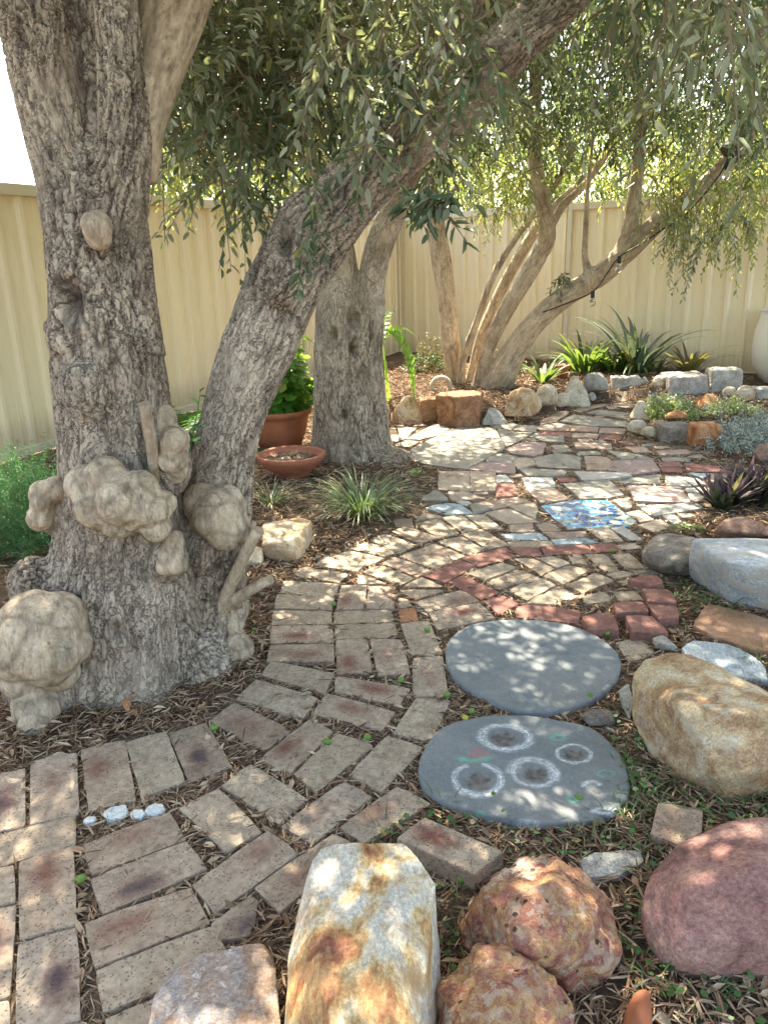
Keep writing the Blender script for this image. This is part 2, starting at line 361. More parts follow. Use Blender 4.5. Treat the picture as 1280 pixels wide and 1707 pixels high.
# ------------------------------------------------------------------ traced outlines (photo pixels through enlargements)
CR = dict(C5=(0, 1240, 3.656), C6=(420, 880, 3.556), A1=(240, 1100, 4), A2=(240, 1380, 4), A3=(540, 1180, 4), A4=(640, 860, 4.923),
          A5=(860, 860, 4.267), A6=(480, 820, 4.571), B1=(660, 760, 4.923), B2=(880, 740, 3.765), B3=(640, 680, 4.267),
          B4=(900, 600, 3.368), B5=(980, 960, 4.267), B6=(960, 1140, 4), X=(0, 0, 1))
def tr(k, pts):
    ox, oy, s = CR[k]; return [(ox + x / s, oy + y / s) for x, y in pts]
PIECES = []     # world polygons that cover the bed
def piece_mesh(poly, z, th, mat, bev, tilt=(0, 0), shrink=0.0, rot=None, jag=0.0):
    """prism from world polygon; returns mesh in local coords, centre, rotation"""
    n = len(poly); cx = sum(p[0] for p in poly) / n; cy = sum(p[1] for p in poly) / n
    if rot is None:
        best = max(range(n), key=lambda i: (poly[i][0] - poly[(i + 1) % n][0]) ** 2 + (poly[i][1] - poly[(i + 1) % n][1]) ** 2)
        a = poly[best]; c_ = poly[(best + 1) % n]; rot = math.atan2(c_[1] - a[1], c_[0] - a[0])
    ca, sa = math.cos(-rot), math.sin(-rot)
    pts = []
    for x, y in poly:
        dx, dy = x - cx, y - cy; L = math.hypot(dx, dy) or 1
        k = max(.5, 1 - shrink / L); dx *= k; dy *= k
        pts.append((dx * ca - dy * sa, dx * sa + dy * ca))
    area = sum(pts[i][0] * pts[(i + 1) % n][1] - pts[(i + 1) % n][0] * pts[i][1] for i in range(n))
    if area < 0: pts.reverse()
    if jag:
        out = []
        for i in range(n):
            a, c_ = pts[i], pts[(i + 1) % n]; L = math.hypot(a[0] - c_[0], a[1] - c_[1]); k = max(1, int(L / .035))
            for j in range(k):
                t = j / k; s_ = jag * random.uniform(-1, 1) if j else 0
                out.append((a[0] + (c_[0] - a[0]) * t + s_ * (c_[1] - a[1]) / (L or 1), a[1] + (c_[1] - a[1]) * t - s_ * (c_[0] - a[0]) / (L or 1)))
        pts = out; n = len(pts)
    bm = bmesh.new()
    top = [bm.verts.new((x, y, 0)) for x, y in pts]; bot = [bm.verts.new((x, y, -th)) for x, y in pts]
    bm.faces.new(top)
    for i in range(n): bm.faces.new((top[i], bot[i], bot[(i + 1) % n], top[(i + 1) % n]))
    bm.faces.new(list(reversed(bot)))
    te = [e for e in bm.edges if e.verts[0].co.z > -1e-5 or e.verts[1].co.z > -1e-5]
    bmesh.ops.bevel(bm, geom=te, offset=bev, segments=2, profile=.6, affect='EDGES', clamp_overlap=True)
    for v_ in bm.verts:
        if v_.co.z > -th * .5:
            v_.co.z += tilt[0] * v_.co.x + tilt[1] * v_.co.y
    me = bm_mesh(bm); return me, (cx, cy, z), rot
NEAR = []   # (obj, px, py, look, kindword) for automatic labels
def lay(name, look, catg, group, poly_px, mat, z=0.0, th=.05, bev=.004, jag=0.0, shrink=0.0, ztop=None, jit=.0025):
    zz = z if ztop is None else ztop
    poly = [tuple(P(x, y, zz))[:2] for x, y in poly_px]
    me, c_, rot = piece_mesh(poly, zz + random.uniform(-jit, jit), th, mat, bev, (random.uniform(-.012, .012), random.uniform(-.02, .02)), shrink, None, jag)
    for p in me.polygons: p.use_smooth = False
    o = link(name, me, mat, None, c_, rot); PIECES.append(poly)
    o['category'] = catg; o['group'] = group
    x = sum(p[0] for p in poly_px) / len(poly_px); y = sum(p[1] for p in poly_px) / len(poly_px)
    NEAR.append((o, x, y, look)); return o

BR = [
 ('C5','d',[(-140,230),(155,145),(155,500),(-140,560)]), ('C5','r',[(188,110),(470,55),(482,428),(178,495)]),
 ('C5','r',[(490,35),(763,-25),(830,345),(540,412)]), ('C5','p',[(-200,605),(462,428),(460,614),(-200,795)]),
 ('C5','r',[(115,720),(450,622),(472,1103),(118,1200)]), ('C5','d',[(105,1217),(472,1112),(492,1690),(90,1790)]),
 ('C5','p',[(-200,800),(85,737),(95,965),(-200,1030)]), ('C5','r',[(-200,1050),(103,985),(62,1540),(-200,1600)]), ('C5','p',[(-200,1612),(55,1555),(60,1900),(-200,1950)]),
 ('X','r',[(137,1407),(283,1352),(311,1399),(151,1458)]), ('X','d',[(149,1465),(311,1402),(346,1448),(170,1525)]),
 ('X','r',[(141,1540),(319,1479),(351,1540),(158,1615)]), ('X','p',[(160,1619),(353,1545),(388,1606),(172,1690)]),
 ('X','p',[(174,1698),(388,1615),(400,1690),(190,1775)]),
 ('X','p',[(210,1238),(277,1220),(309,1303),(236,1330)]), ('A1','d',[(160,487),(415,412),(590,712),(300,822)]),
 ('A1','r',[(430,405),(605,282),(985,465),(805,605)]), ('A1','p',[(615,262),(745,127),(1165,250),(1062,388)]),
 ('A1','p',[(775,102),(850,15),(1270,90),(1205,228)]), ('A1','r',[(755,667),(1108,387),(1265,475),(975,752)]),
 ('X','p',[(488,1290),(563,1222),(622,1242),(528,1321)]), ('A3','p',[(162,448),(420,177),(668,262),(385,566)]),
 ('X','p',[(693,1162),(752,1165),(718,1237),(654,1221)]), ('C6','r',[(950,767),(1130,757),(1165,992),(955,998)]),
 ('C6','p',[(877,565),(1050,548),(1125,742),(945,753)]), ('C6','o',[(865,476),(965,470),(985,548),(875,558)]), ('C6','p',[(865,408),(925,420),(950,458),(865,465)]),
 ('C6','r',[(699,658),(885,657),(940,863),(742,876)]), ('C6','r',[(494,657),(683,655),(713,858),(507,866)]),
 ('C6','p',[(490,571),(850,562),(863,650),(494,650)]), ('C6','p',[(487,492),(826,482),(842,558),(482,566)]),
 ('C6','r',[(532,337),(683,340),(663,478),(495,487)]), ('C6','r',[(693,341),(852,341),(846,474),(672,479)]),
 ('C6','r',[(497,872),(940,952),(872,1053),(487,966)]), ('C6','r',[(442,972),(850,1087),(777,1198),(352,1098)]),
 ('C6','r',[(107,692),(483,692),(488,792),(82,794)]), ('C6','r',[(113,580),(474,574),(484,678),(104,681)]),
 ('C6','p',[(127,485),(471,491),(474,568),(113,571)]), ('C6','p',[(147,390),(490,404),(471,486),(128,477)]),
 ('C6','p',[(190,310),(518,331),(494,406),(163,384)]), ('C6','p',[(305,229),(580,268),(516,324),(241,279)]),
 ('C6','p',[(425,169),(685,209),(620,260),(371,223)]), ('A6','r',[(332,490),(470,442),(738,500),(612,563)]),
 ('A6','p',[(465,427),(592,377),(838,441),(750,492)]), ('A6','p',[(622,365),(730,317),(980,406),(850,468)]),
 ('A6','r',[(787,302),(910,262),(1153,350),(1002,398)]), ('B1','p',[(168,546),(350,507),(522,634),(345,676)]),
 ('B1','p',[(372,502),(540,477),(698,600),(540,628)]), ('B1','p',[(570,490),(720,477),(878,600),(722,604)]),
 ('A6','p',[(562,606),(700,552),(963,656),(857,712)]), ('A6','r',[(707,541),(815,492),(1098,590),(987,648)]),
 ('A4','r',[(118,326),(415,217),(672,325),(412,437)]), ('A4','p',[(432,206),(640,167),(832,280),(692,318)]),
 ('A4','p',[(642,156),(800,112),(1028,240),(852,273)]), ('C6','p',[(625,272),(800,331),(625,336)]), ('A4','p',[(152,575),(310,502),(508,590)]),
 ('A1','p',[(512,832),(712,687),(1096,925),(896,1090)]), ('A1','p',[(227,985),(500,852),(790,1147),(545,1285)]),
 ('X','d',[(467,1376),(573,1300),(621,1327),(521,1406)]), ('X','r',[(566,1380),(662,1311),(719,1340),(607,1408)]),
 ('X','r',[(320,1476),(446,1386),(499,1424),(358,1524)]), ('X','r',[(423,1480),(556,1389),(600,1412),(467,1521)]),
 ('A2','d',[(445,640),(715,447),(760,485),(745,640),(690,730),(460,760)]),
 ('A4','p',[(122,601),(520,600),(372,648),(247,688)]), ('A4','r',[(252,702),(640,608),(788,700),(357,788)]), ('A4','r',[(362,793),(780,717),(918,845),(442,938)]),
 ('A4','R',[(332,490),(620,361),(757,411),(502,548)]), ('A4','R',[(632,351),(1000,256),(1083,336),(777,416)]),
 ('A4','R',[(522,541),(650,482),(957,620),(802,688)]), ('A4','R',[(812,696),(980,652),(1108,721),(940,813)]),
 ('A5','R',[(0,640),(85,624),(458,664),(450,766),(0,720)]),
 ('A4','p',[(682,476),(970,382),(1098,426),(832,528)]), ('A4','p',[(837,541),(1110,437),(1238,490),(952,603)]),
 ('A5','p',[(-68,530),(150,432),(288,490),(88,598)]), ('A5','p',[(72,620),(180,557),(290,602),(285,634)]),
 ('A5','p',[(182,560),(300,497),(458,570),(312,603)]), ('A5','p',[(183,430),(380,352),(528,386),(342,488)]),
 ('A5','p',[(362,490),(570,402),(698,460),(472,552)]), ('A5','p',[(-18,302),(130,307),(283,380),(177,418)]),
 ('A5','p',[(152,301),(270,287),(388,340),(290,373)]), ('A5','p',[(362,281),(450,267),(518,345),(402,339)]),
 ('A5','p',[(-38,401),(10,377),(158,430),(2,483)]), ('A5','p',[(483,272),(640,272),(743,390),(637,403)]),
 ('A5','p',[(673,276),(810,267),(923,370),(772,373)]), ('A5','p',[(643,411),(760,387),(853,415),(702,448)]),
 ('A5','R',[(-58,216),(163,217),(188,288),(30,280)]), ('A5','R',[(173,212),(500,202),(547,264),(202,278)]), ('A5','R',[(517,206),(690,197),(738,250),(572,263)]),
 ('B1','p',[(908,698),(1280,693),(1300,735),(952,758)]), ('A5','r',[(182,112),(500,112),(500,148),(242,153)]),
 ('A5','p',[(472,567),(640,533),(688,600),(482,633)]), ('A5','p',[(692,537),(850,533),(913,600),(727,600)]),
 ('A5','p',[(707,896),(870,867),(1008,975),(802,1048)]),
]
LK = {'p': 'plain speckled cream brick', 'r': 'cream brick with a reddish blotch', 'd': 'cream brick with a dark smoky blotch', 'o': 'small orange brick', 'R': 'dark red brick'}
for k, t, pts in BR:
    lay('paving_brick', LK[t], 'paving brick', 'clay bricks laid in the curved path', tr(k, pts), M_BR[t], shrink=-.0004, bev=.0055, jag=.0012)
for pts in [[(790,450),(1000,420),(1050,480),(960,500)], [(892,510),(1100,530),(1148,615),(937,605)], [(932,622),(1145,640),(1160,722),(1012,728)],
            [(692,610),(905,605),(948,675),(717,690)], [(467,700),(680,677),(738,798),(512,800)], [(777,707),(970,712),(1088,832),(817,832)]]:
    lay('paving_brick', 'broken red brick standing proud', 'paving brick', 'broken red bricks at the path edge', tr('A5', pts), M_BR['R'], ztop=.03, th=.08, bev=.007, jit=.006, jag=.003)
lay('loose_brick', 'loose cream brick raised above the path', 'paving brick', 'loose bricks in the weeds', tr('A3', [(482,865),(670,727),(1200,957),(1002,1110)]), M_BR['r'], ztop=.045, th=.075, bev=.005)
lay('loose_brick', 'half cream brick sunk in the weeds', 'paving brick', 'loose bricks in the weeds', tr('B6', [(545,782),(850,830),(840,985),(700,1078),(492,1000)]), M_BR['r'], ztop=.02, th=.07, bev=.007)
SL = [
 ('B1','g',[(210,342),(330,277),(423,345),(410,363),(222,363)]), ('B1','c',[(442,340),(432,292),(590,292),(733,345),(472,363)]),
 ('B1','b',[(242,425),(400,387),(520,392),(638,468),(420,478)]), ('B1','w',[(482,366),(590,362),(615,385),(570,405)]),
 ('B1','c',[(152,530),(230,472),(368,495),(340,506)]), ('B1','g',[(602,397),(690,387),(773,435),(642,473)]),
 ('B1','k',[(640,388),(990,342),(1098,375),(802,438)]), ('B1','c',[(737,465),(930,427),(1178,545),(907,558)]),
 ('B1','c',[(932,415),(1138,382),(1158,440),(1138,518)]), ('B1','k',[(917,571),(1115,553),(1138,618),(952,623)]),
 ('B1','R',[(817,227),(963,227),(998,328),(832,343)]), ('B1','w',[(822,160),(900,152),(953,210),(827,220)]),
 ('B1','c',[(350,127),(600,122),(605,283),(347,270)]), ('B1','c',[(611,122),(813,130),(823,278),(613,283)]),
 ('B1','b',[(847,634),(1175,627),(1256,688),(902,687)]), ('A5','b',[(252,166),(490,157),(588,191),(282,203)]),
 ('B2','k',[(0,290),(165,272),(258,345),(77,368)]), ('B2','w',[(-40,210),(150,207),(168,265),(0,287)]),
 ('B2','g',[(222,250),(510,227),(598,320),(500,340),(330,348)]), ('B2','w',[(292,172),(620,180),(653,200),(480,223),(345,228)]),
 ('B2','g',[(-60,152),(240,167),(233,195),(140,203),(0,200)]), ('B2','R',[(182,211),(290,212),(308,235),(212,238)]),
 ('B2','g',[(32,90),(180,57),(328,80),(328,150),(62,140)]), ('B2','k',[(352,72),(490,80),(530,105),(495,158),(372,160)]),
 ('B2','G',[(540,102),(780,102),(828,170),(660,188),(502,160)]), ('B2','g',[(500,37),(700,62),(788,92),(590,95)]),
 ('B2','G',[(632,262),(960,267),(1018,368),(672,360)]), ('B2','w',[(752,382),(1060,374),(1098,400),(792,448)]),
 ('B2','g',[(652,212),(820,192),(830,252),(572,242)]), ('B2','w',[(862,197),(1050,212),(1123,255),(1000,266),(870,258)]),
 ('B2','w',[(992,277),(1110,268),(1128,310),(1000,300)]), ('B2','w',[(1007,311),(1130,320),(1060,363),(1020,348)]),
 ('B2','b',[(1002,182),(1138,182),(1100,213)]), ('B2','R',[(982,117),(1180,132),(1200,150),(990,143)]), ('B2','R',[(992,150),(1200,155),(1270,178),(1002,173)]),
 ('B2','R',[(822,112),(945,112),(955,140),(828,140)]), ('B2','R',[(830,147),(955,147),(968,178),(842,174)]), ('B2','k',[(1147,184),(1240,192),(1250,238),(1152,238)]),
 ('B2','c',[(532,351),(640,332),(653,390),(610,408)]), ('B2','c',[(617,427),(700,412),(788,475),(700,488)]), ('B2','w',[(682,382),(730,377),(776,446),(755,440)]),
 ('B2','c',[(692,510),(830,477),(908,520),(800,558)]), ('B2','w',[(842,446),(920,442),(978,508),(920,508)]),
 ('B2','c',[(372,532),(500,522),(598,608),(482,618)]), ('B2','w',[(522,532),(600,522),(718,600),(650,608)]),
 ('B2','k',[(42,501),(150,492),(208,545),(92,548)]), ('B2','k',[(132,556),(360,547),(368,583),(182,588)]),
 ('B3','g',[(20,142),(240,132),(150,215),(60,250)]), ('B3','g',[(157,216),(370,112),(468,147),(400,186),(250,223)]), ('B3','g',[(70,260),(160,221),(250,235),(122,313)]),
 ('B3','g',[(130,322),(400,192),(480,152),(690,142),(790,147),(858,285),(700,373),(590,433),(330,402),(180,370)]),
 ('B3','g',[(797,142),(920,172),(1058,177),(988,220),(870,273)]), ('B3','g',[(722,352),(830,322),(963,347),(900,383),(732,375)]),
 ('B3','G',[(602,432),(700,382),(928,387),(928,468),(800,458)]), ('B3','G',[(872,290),(1000,232),(1148,247),(1130,320),(1060,343),(902,320)]),
 ('B3','g',[(1032,200),(1100,167),(1278,192),(1278,240),(1150,235)]), ('B3','c',[(922,381),(970,352),(1053,357),(1078,400),(950,438)]),
 ('B3','g',[(752,130),(920,107),(955,112),(900,153)]), ('B3','g',[(922,151),(962,117),(1098,127),(1078,170)]),
 ('B4','g',[(112,345),(190,307),(498,347),(480,373),(300,370)]), ('B4','g',[(258,295),(330,277),(528,297),(518,333)]), ('B4','g',[(400,255),(430,242),(558,247),(540,273)]),
 ('B4','k',[(0,345),(100,292),(160,280),(160,300),(90,345),(0,362)]), ('B4','k',[(170,278),(350,242),(390,247),(220,290)]),
 ('B4','k',[(192,461),(400,466),(400,500),(202,494)]), ('B4','k',[(-20,372),(90,352),(180,365),(160,395),(0,392)]), ('B4','k',[(190,368),(330,378),(320,405),(170,398)]),
 ('B4','k',[(340,380),(480,385),(470,412),(330,408)]), ('B4','R',[(0,398),(180,408),(170,428),(0,418)]), ('B4','k',[(190,412),(330,415),(320,440),(180,432)]), ('B4','R',[(340,418),(470,420),(440,450),(330,445)]),
]
LS = {'g': 'grey-green flagstone', 'c': 'cream flagstone', 'w': 'pale whitish flagstone', 'k': 'pinkish flagstone', 'G': 'pink granite flagstone', 'b': 'bluish marble flagstone', 'R': 'red paver'}
for k, t, pts in SL:
    lay('flagstone', LS[t], 'flagstone', 'crazy paving flagstones', tr(k, pts), M_BR['R'] if t == 'R' else M_SL[t], th=.045, bev=.004, jag=.004, shrink=-.004)
# blue glass mosaic slab
b = NB('blue_glass_mosaic'); v = b.coord(); vv = b.vmath('ADD', v, b.vmath('MULTIPLY', b.noise(v, 30, 2, out=1), (.03, .03, .03)))
vc = b.voro(vv, 24, out='Color'); sep = b.n('ShaderNodeSeparateColor'); b.put(sep, 0, vc)
c = b.ramp(sep.outputs[0], [(.0, (.01, .10, .30)), (.3, (.03, .26, .55)), (.5, (.10, .40, .58)), (.7, (.34, .46, .34)), (.85, (.55, .60, .55)), (1, (.04, .16, .42))], 'CONSTANT')
e = b.voro(vv, 24, 'DISTANCE_TO_EDGE'); ef = b.ramp(e, [(.05, 1.0), (.10, 0.0)]); c = b.mix(ef, c, (.34, .32, .26))
M_MOS = b.done(b.bsdf(c, b.math('MULTIPLY_ADD', ef, .6, .22), b.bump(b.math('SUBTRACT', 1.0, ef), .6, .004), .5))
o = lay('mosaic_slab', 'x', 'mosaic slab', 'x', tr('B2', [(82,385),(270,350),(500,352),(688,490),(620,520),(250,533),(170,470)]), M_MOS, th=.05, bev=.004)
del o['group']; NEAR.pop(); o['label'] = 'blue and turquoise glass mosaic slab set in the crazy paving'
# path outline: fill what is left with small cobbles
PATH = [(-80,1310),(0,1285),(130,1240),(275,1217),(345,1197),(395,1165),(438,1108),(450,1000),(480,952),(560,905),(690,848),(735,795),(700,765),(655,705),
        (840,709),(930,695),(1040,662),(1052,732),(1170,750),(1215,800),(1195,850),(1110,882),(1068,908),(1125,950),(1140,1060),(1035,1100),(1050,1330),(830,1440),(740,1500),(480,1600),(300,1640),(200,1850),(-120,1850)]
PATHW = [tuple(P(x, y))[:2] for x, y in PATH]
DISC1 = [(743,1095),(752,1062),(780,1042),(822,1034),(880,1033),(945,1040),(1000,1062),(1030,1088),(1034,1118),(1010,1150),(975,1172),(920,1186),(870,1186),(815,1165),(770,1140),(748,1115)]
DISC2 = [(697,1290),(706,1250),(735,1213),(790,1196),(860,1192),(930,1200),(990,1214),(1025,1245),(1048,1290),(1045,1335),(1010,1362),(940,1372),(860,1366),(790,1352),(735,1335),(705,1312)]
DW = [[tuple(P(x, y, .008))[:2] for x, y in D_] for D_ in (DISC1, DISC2)]
def clear(poly, others, s=1.0):
    n = len(poly); cx = sum(p[0] for p in poly) / n; cy = sum(p[1] for p in poly) / n
    pts = list(poly) + [(cx, cy)] + [((poly[i][0] + poly[(i + 1) % n][0]) / 2, (poly[i][1] + poly[(i + 1) % n][1]) / 2) for i in range(n)]
    for q in others:
        if abs(q[0][0] - cx) > 1.6 or abs(q[0][1] - cy) > 1.6: continue
        if any(inpoly(x, y, q) for x, y in pts): return False
        if any(inpoly(x, y, poly) for x, y in q): return False
    return True
fill = 0
for size in (.15, .10, .07):
    for _ in range(2600):
        px, py = random.uniform(640, 1215), random.uniform(665, 1000)
        q = P(px, py)
        if not inpoly(q.x, q.y, PATHW): continue
        a = random.choice((0, .15, -.1, math.pi / 2)) + random.uniform(-.2, .2); L, H = size * random.uniform(.5, .75), size * random.uniform(.32, .5)
        poly = [(q.x + x * math.cos(a) - y * math.sin(a), q.y + x * math.sin(a) + y * math.cos(a)) for x, y in ((-L, -H), (L * .9, -H), (L, H), (-L * .85, H * .9))]
        if not all(inpoly(x, y, PATHW) for x, y in poly) or not clear(poly, PIECES + DW): continue
        t = random.choice('cckkkRgpp'); mt = M_BR[t] if t in M_BR else M_SL[t]
        me, c_, rot = piece_mesh(poly, random.uniform(-.006, 0), .04, mt, .004, (random.uniform(-.02, .02), 0), -.004, None, .003)
        o = link('cobble', me, mt, None, c_, rot); PIECES.append(poly); props(o, None, 'cobble', 'small cobbles filling the crazy paving')
        NEAR.append((o, px, py, {'c': 'small cream cobble', 'k': 'small pinkish cobble', 'R': 'small red cobble', 'g': 'small grey-green cobble', 'p': 'small speckled cobble'}[t])); fill += 1
print('fill', fill)

# ------------------------------------------------------------------ stepping stones
def disc(name, label, outline, craters, chalk):
    zt = .012; wp = [P(x, y, zt) for x, y in outline]; cx = sum(p.x for p in wp) / len(wp); cy = sum(p.y for p in wp) / len(wp)
    rel = [(p.x - cx, p.y - cy) for p in wp]; A = sorted((math.atan2(y, x), math.hypot(x, y)) for x, y in rel)
    def rad(a):
        xs = [q[0] for q in A]; ys = [q[1] for q in A]
        return np.interp(a, [xs[-1] - 2 * math.pi] + xs + [xs[0] + 2 * math.pi], [ys[-1]] + ys + [ys[0]])
    na, nr = 160, 60; vs = []; fs = []
    cw = [(P(x, y, zt), rx * mpp(P(x, y, zt)), d) for x, y, rx, d in craters]
    def zf(x, y, rr):
        z = .0012 * noise.noise(Vector((x * 9, y * 9, 1))) + .0009 * noise.noise(Vector((x * 40, y * 40, 5)))
        for c_, r_, d in cw:
            q = math.hypot(x + cx - c_.x, (y + cy - c_.y)) / (r_ * (1 + .2 * noise.noise(Vector((x * 20, y * 20, 3)))))
            z -= d * (.8 + .5 * noise.noise(Vector((x * 45, y * 45, 8)))) * max(0, 1 - q ** 2) ** .7 if q < 1 else 0
            z += d * .25 * math.exp(-((q - 1.12) / .15) ** 2)
        if rr > .98: z -= .005 * ((rr - .98) / .02) ** 2
        return z
    for i in range(nr + 1):
        rr = i / nr
        for j in range(na):
            a = -math.pi + 2 * math.pi * j / na; r_ = float(rad(a)) * rr * (1 + ((.008 * noise.noise(Vector((math.cos(a) * 9, math.sin(a) * 9, 0))) - .012 * max(0, noise.noise(Vector((math.cos(a) * 30, math.sin(a) * 30, 7))))) if i >= nr - 1 else 0))
            x, y = r_ * math.cos(a), r_ * math.sin(a); vs.append((x, y, zf(x, y, rr)))
    base = len(vs)
    for j in range(na): x, y, z = vs[nr * na + j]; vs.append((x * .99, y * .99, -.045))
    for i in range(nr + 1):
        for j in range(na):
            j2 = (j + 1) % na; fs.append((i * na + j, (i + 1) * na + j, (i + 1) * na + j2, i * na + j2))
    me = bpy.data.meshes.new(name); me.from_pydata(vs, [], fs); smooth(me)
    b = NB(name + '_stone'); v = b.coord(); n1 = b.noise(v, 4, 5, .6); n2 = b.noise(v, 35, 5, .7); n3 = b.noise(v, 160, 3, .6)
    c = b.ramp(n1, [(.3, (.16, .18, .19)), (.7, (.235, .25, .25))]); c = b.mix(.4, c, b.ramp(n2, [(.3, .65), (.7, 1.3)]), 'MULTIPLY'); c = b.mix(.3, c, b.ramp(n3, [(.35, .6), (.65, 1.4)]), 'MULTIPLY')
    c = b.mix(b.ramp(b.noise(v, 2.3, 4, .6), [(.55, 0.0), (.8, .45)]), c, (.27, .24, .20))
    if cw:   # darker mottled colour inside the hollows
        for c_, r_, d in cw:
            dd = b.vmath('DISTANCE', v, (c_.x - cx, c_.y - cy, 0)); dd = b.math('DIVIDE', dd, r_)
            dd = b.math('ADD', dd, b.math('MULTIPLY', b.math('SUBTRACT', n2, .5), .9))
            c = b.mix(b.ramp(dd, [(.55, .8), (1.1, 0.0)]), c, b.mix(n2, (.05, .045, .045), (.20, .16, .13)) if False else b.mix(b.ramp(n2, [(.4, 0.0), (.6, 1.0)]), (.055, .045, .042), (.19, .155, .135)))
    for (x0, y0, rx, ry, wd, colr, strength, a0, a1) in chalk:
        q = P(x0, y0, zt); k = mpp(q); qy = (P(x0, y0 - ry, zt) - P(x0, y0 + ry, zt)).length / 2
        sepn = b.n('ShaderNodeSeparateXYZ'); b.put(sepn, 0, v)
        dx = b.math('DIVIDE', b.math('SUBTRACT', sepn.outputs[0], q.x - cx), rx * k); dy = b.math('DIVIDE', b.math('SUBTRACT', sepn.outputs[1], q.y - cy), qy)
        rr = b.math('SQRT', b.math('ADD', b.math('MULTIPLY', dx, dx), b.math('MULTIPLY', dy, dy)))
        rr = b.math('ADD', rr, b.math('MULTIPLY', b.math('SUBTRACT', b.noise(v, 9, 5, .75), .5), .7))
        e = b.math('ABSOLUTE', b.math('SUBTRACT', rr, 1.0)); f = b.ramp(e, [(wd * .2, 1.0), (wd * .85, 0.0)])
        an = b.math('ARCTAN2', dy, dx); cv = b.n('ShaderNodeCombineXYZ'); b.put(cv, 0, b.math('MULTIPLY', an, 1.3)); b.put(cv, 1, b.math('MULTIPLY', rr, 9.0)); b.put(cv, 2, float(x0))
        f = b.math('MULTIPLY', f, b.ramp(b.noise(cv.outputs[0], 1.6, 4, .7), [(.36, .05), (.54, 1.0)])); g1 = b.math('GREATER_THAN', an, a0); g2 = b.math('LESS_THAN', an, a1)
        f = b.math('MULTIPLY', b.math('MULTIPLY', f, b.math('MULTIPLY', g1, g2)), b.ramp(b.noise(b.mapping(v, (1, 2.2, 1)), 60, 6, .85), [(.40, .15), (.56, 1.0)]))
        c = b.mix(b.math('MULTIPLY', f, strength * 1.0), c, colr)
    h = b.math('ADD', b.math('MULTIPLY', n2, .5), b.math('MULTIPLY', n3, .5))
    mt = b.done(b.bsdf(c, .8, b.bump(h, .35, .003), .3))
    o = link(name, me, mt, None, (cx, cy, zt)); props(o, label, 'stepping stone', 'round grey stepping stones')
    PIECES.append([(p.x, p.y) for p in wp]); return o
WH = (.78, .80, .82); GN = (.12, .55, .36)
disc('stepping_stone', 'plain smooth grey round stepping stone dappled with sun spots', DISC1, [], [])
disc('stepping_stone', 'grey round stepping stone with chalk rings drawn around dark hollows', DISC2,
     [(838,1232,24,.005), (797,1302,26,.005), (892,1290,24,.005), (957,1258,20,.005), (993,1320,8,.006)],
     [(843,1229,40,20,.30,WH,.9,-3.2,3.2), (797,1299,38,26,.28,WH,.9,-3.2,1.3), (797,1299,38,26,.22,WH,.8,1.9,3.2), (889,1289,36,22,.40,WH,.95,-.6,3.2), (889,1289,36,22,.2,WH,.7,-3.2,-.6), (957,1257,28,15,.2,WH,.9,-3.2,3.2),
      (987,1312,15,9,.5,WH,.95,.2,3.2), (1008,1352,16,4,1.0,WH,.8,-3.2,3.2), (868,1372,20,4,1.0,WH,.6,-3.2,3.2),
      (790,1262,22,6,.9,GN,.8,-3.2,0), (798,1256,10,5,1.1,(.6,.12,.12),.6,-3.2,3.2), (930,1230,10,4,.8,GN,.7,-3.2,3.2), (955,1333,8,4,.9,GN,.8,-3.2,3.2), (1010,1290,14,5,.4,GN,.6,-3.2,3.2), (800,1358,8,5,.6,GN,.6,-3.2,3.2)])
def flat(name, label, cat, k, pts, mat, z=.0, th=.06):
    poly = [tuple(P(x, y, z))[:2] for x, y in tr(k, pts)]
    me, c_, rot = piece_mesh(poly, z, th, mat, .008, (random.uniform(-.02, .02), random.uniform(-.02, .02)), 0, None, .006)
    PIECES.append(poly); return props(link(name, me, mat, None, c_, rot), label, cat)
flat('edging_slab', 'flat rusty orange slab lying below the blue stone block', 'stone slab', 'B5', [(745,345),(850,195),(1000,230),(1300,315),(1320,545),(1170,520),(900,430)], M_ST['rust'], .025)
flat('edging_slab', 'flat pale blue slab behind the big tan boulder', 'stone slab', 'B5', [(665,515),(750,460),(900,470),(1080,510),(1240,610),(1290,740),(1000,720),(780,640)], M_ST['bluegrey'], .02)
flat('edging_slab', 'thin grey slab sunk under the chalked round stone, beside weeds', 'stone slab', 'B6', [(15,1170),(120,1120),(300,1110),(430,1105),(460,1180),(300,1270),(60,1290)], M_ST['grey'], .01)

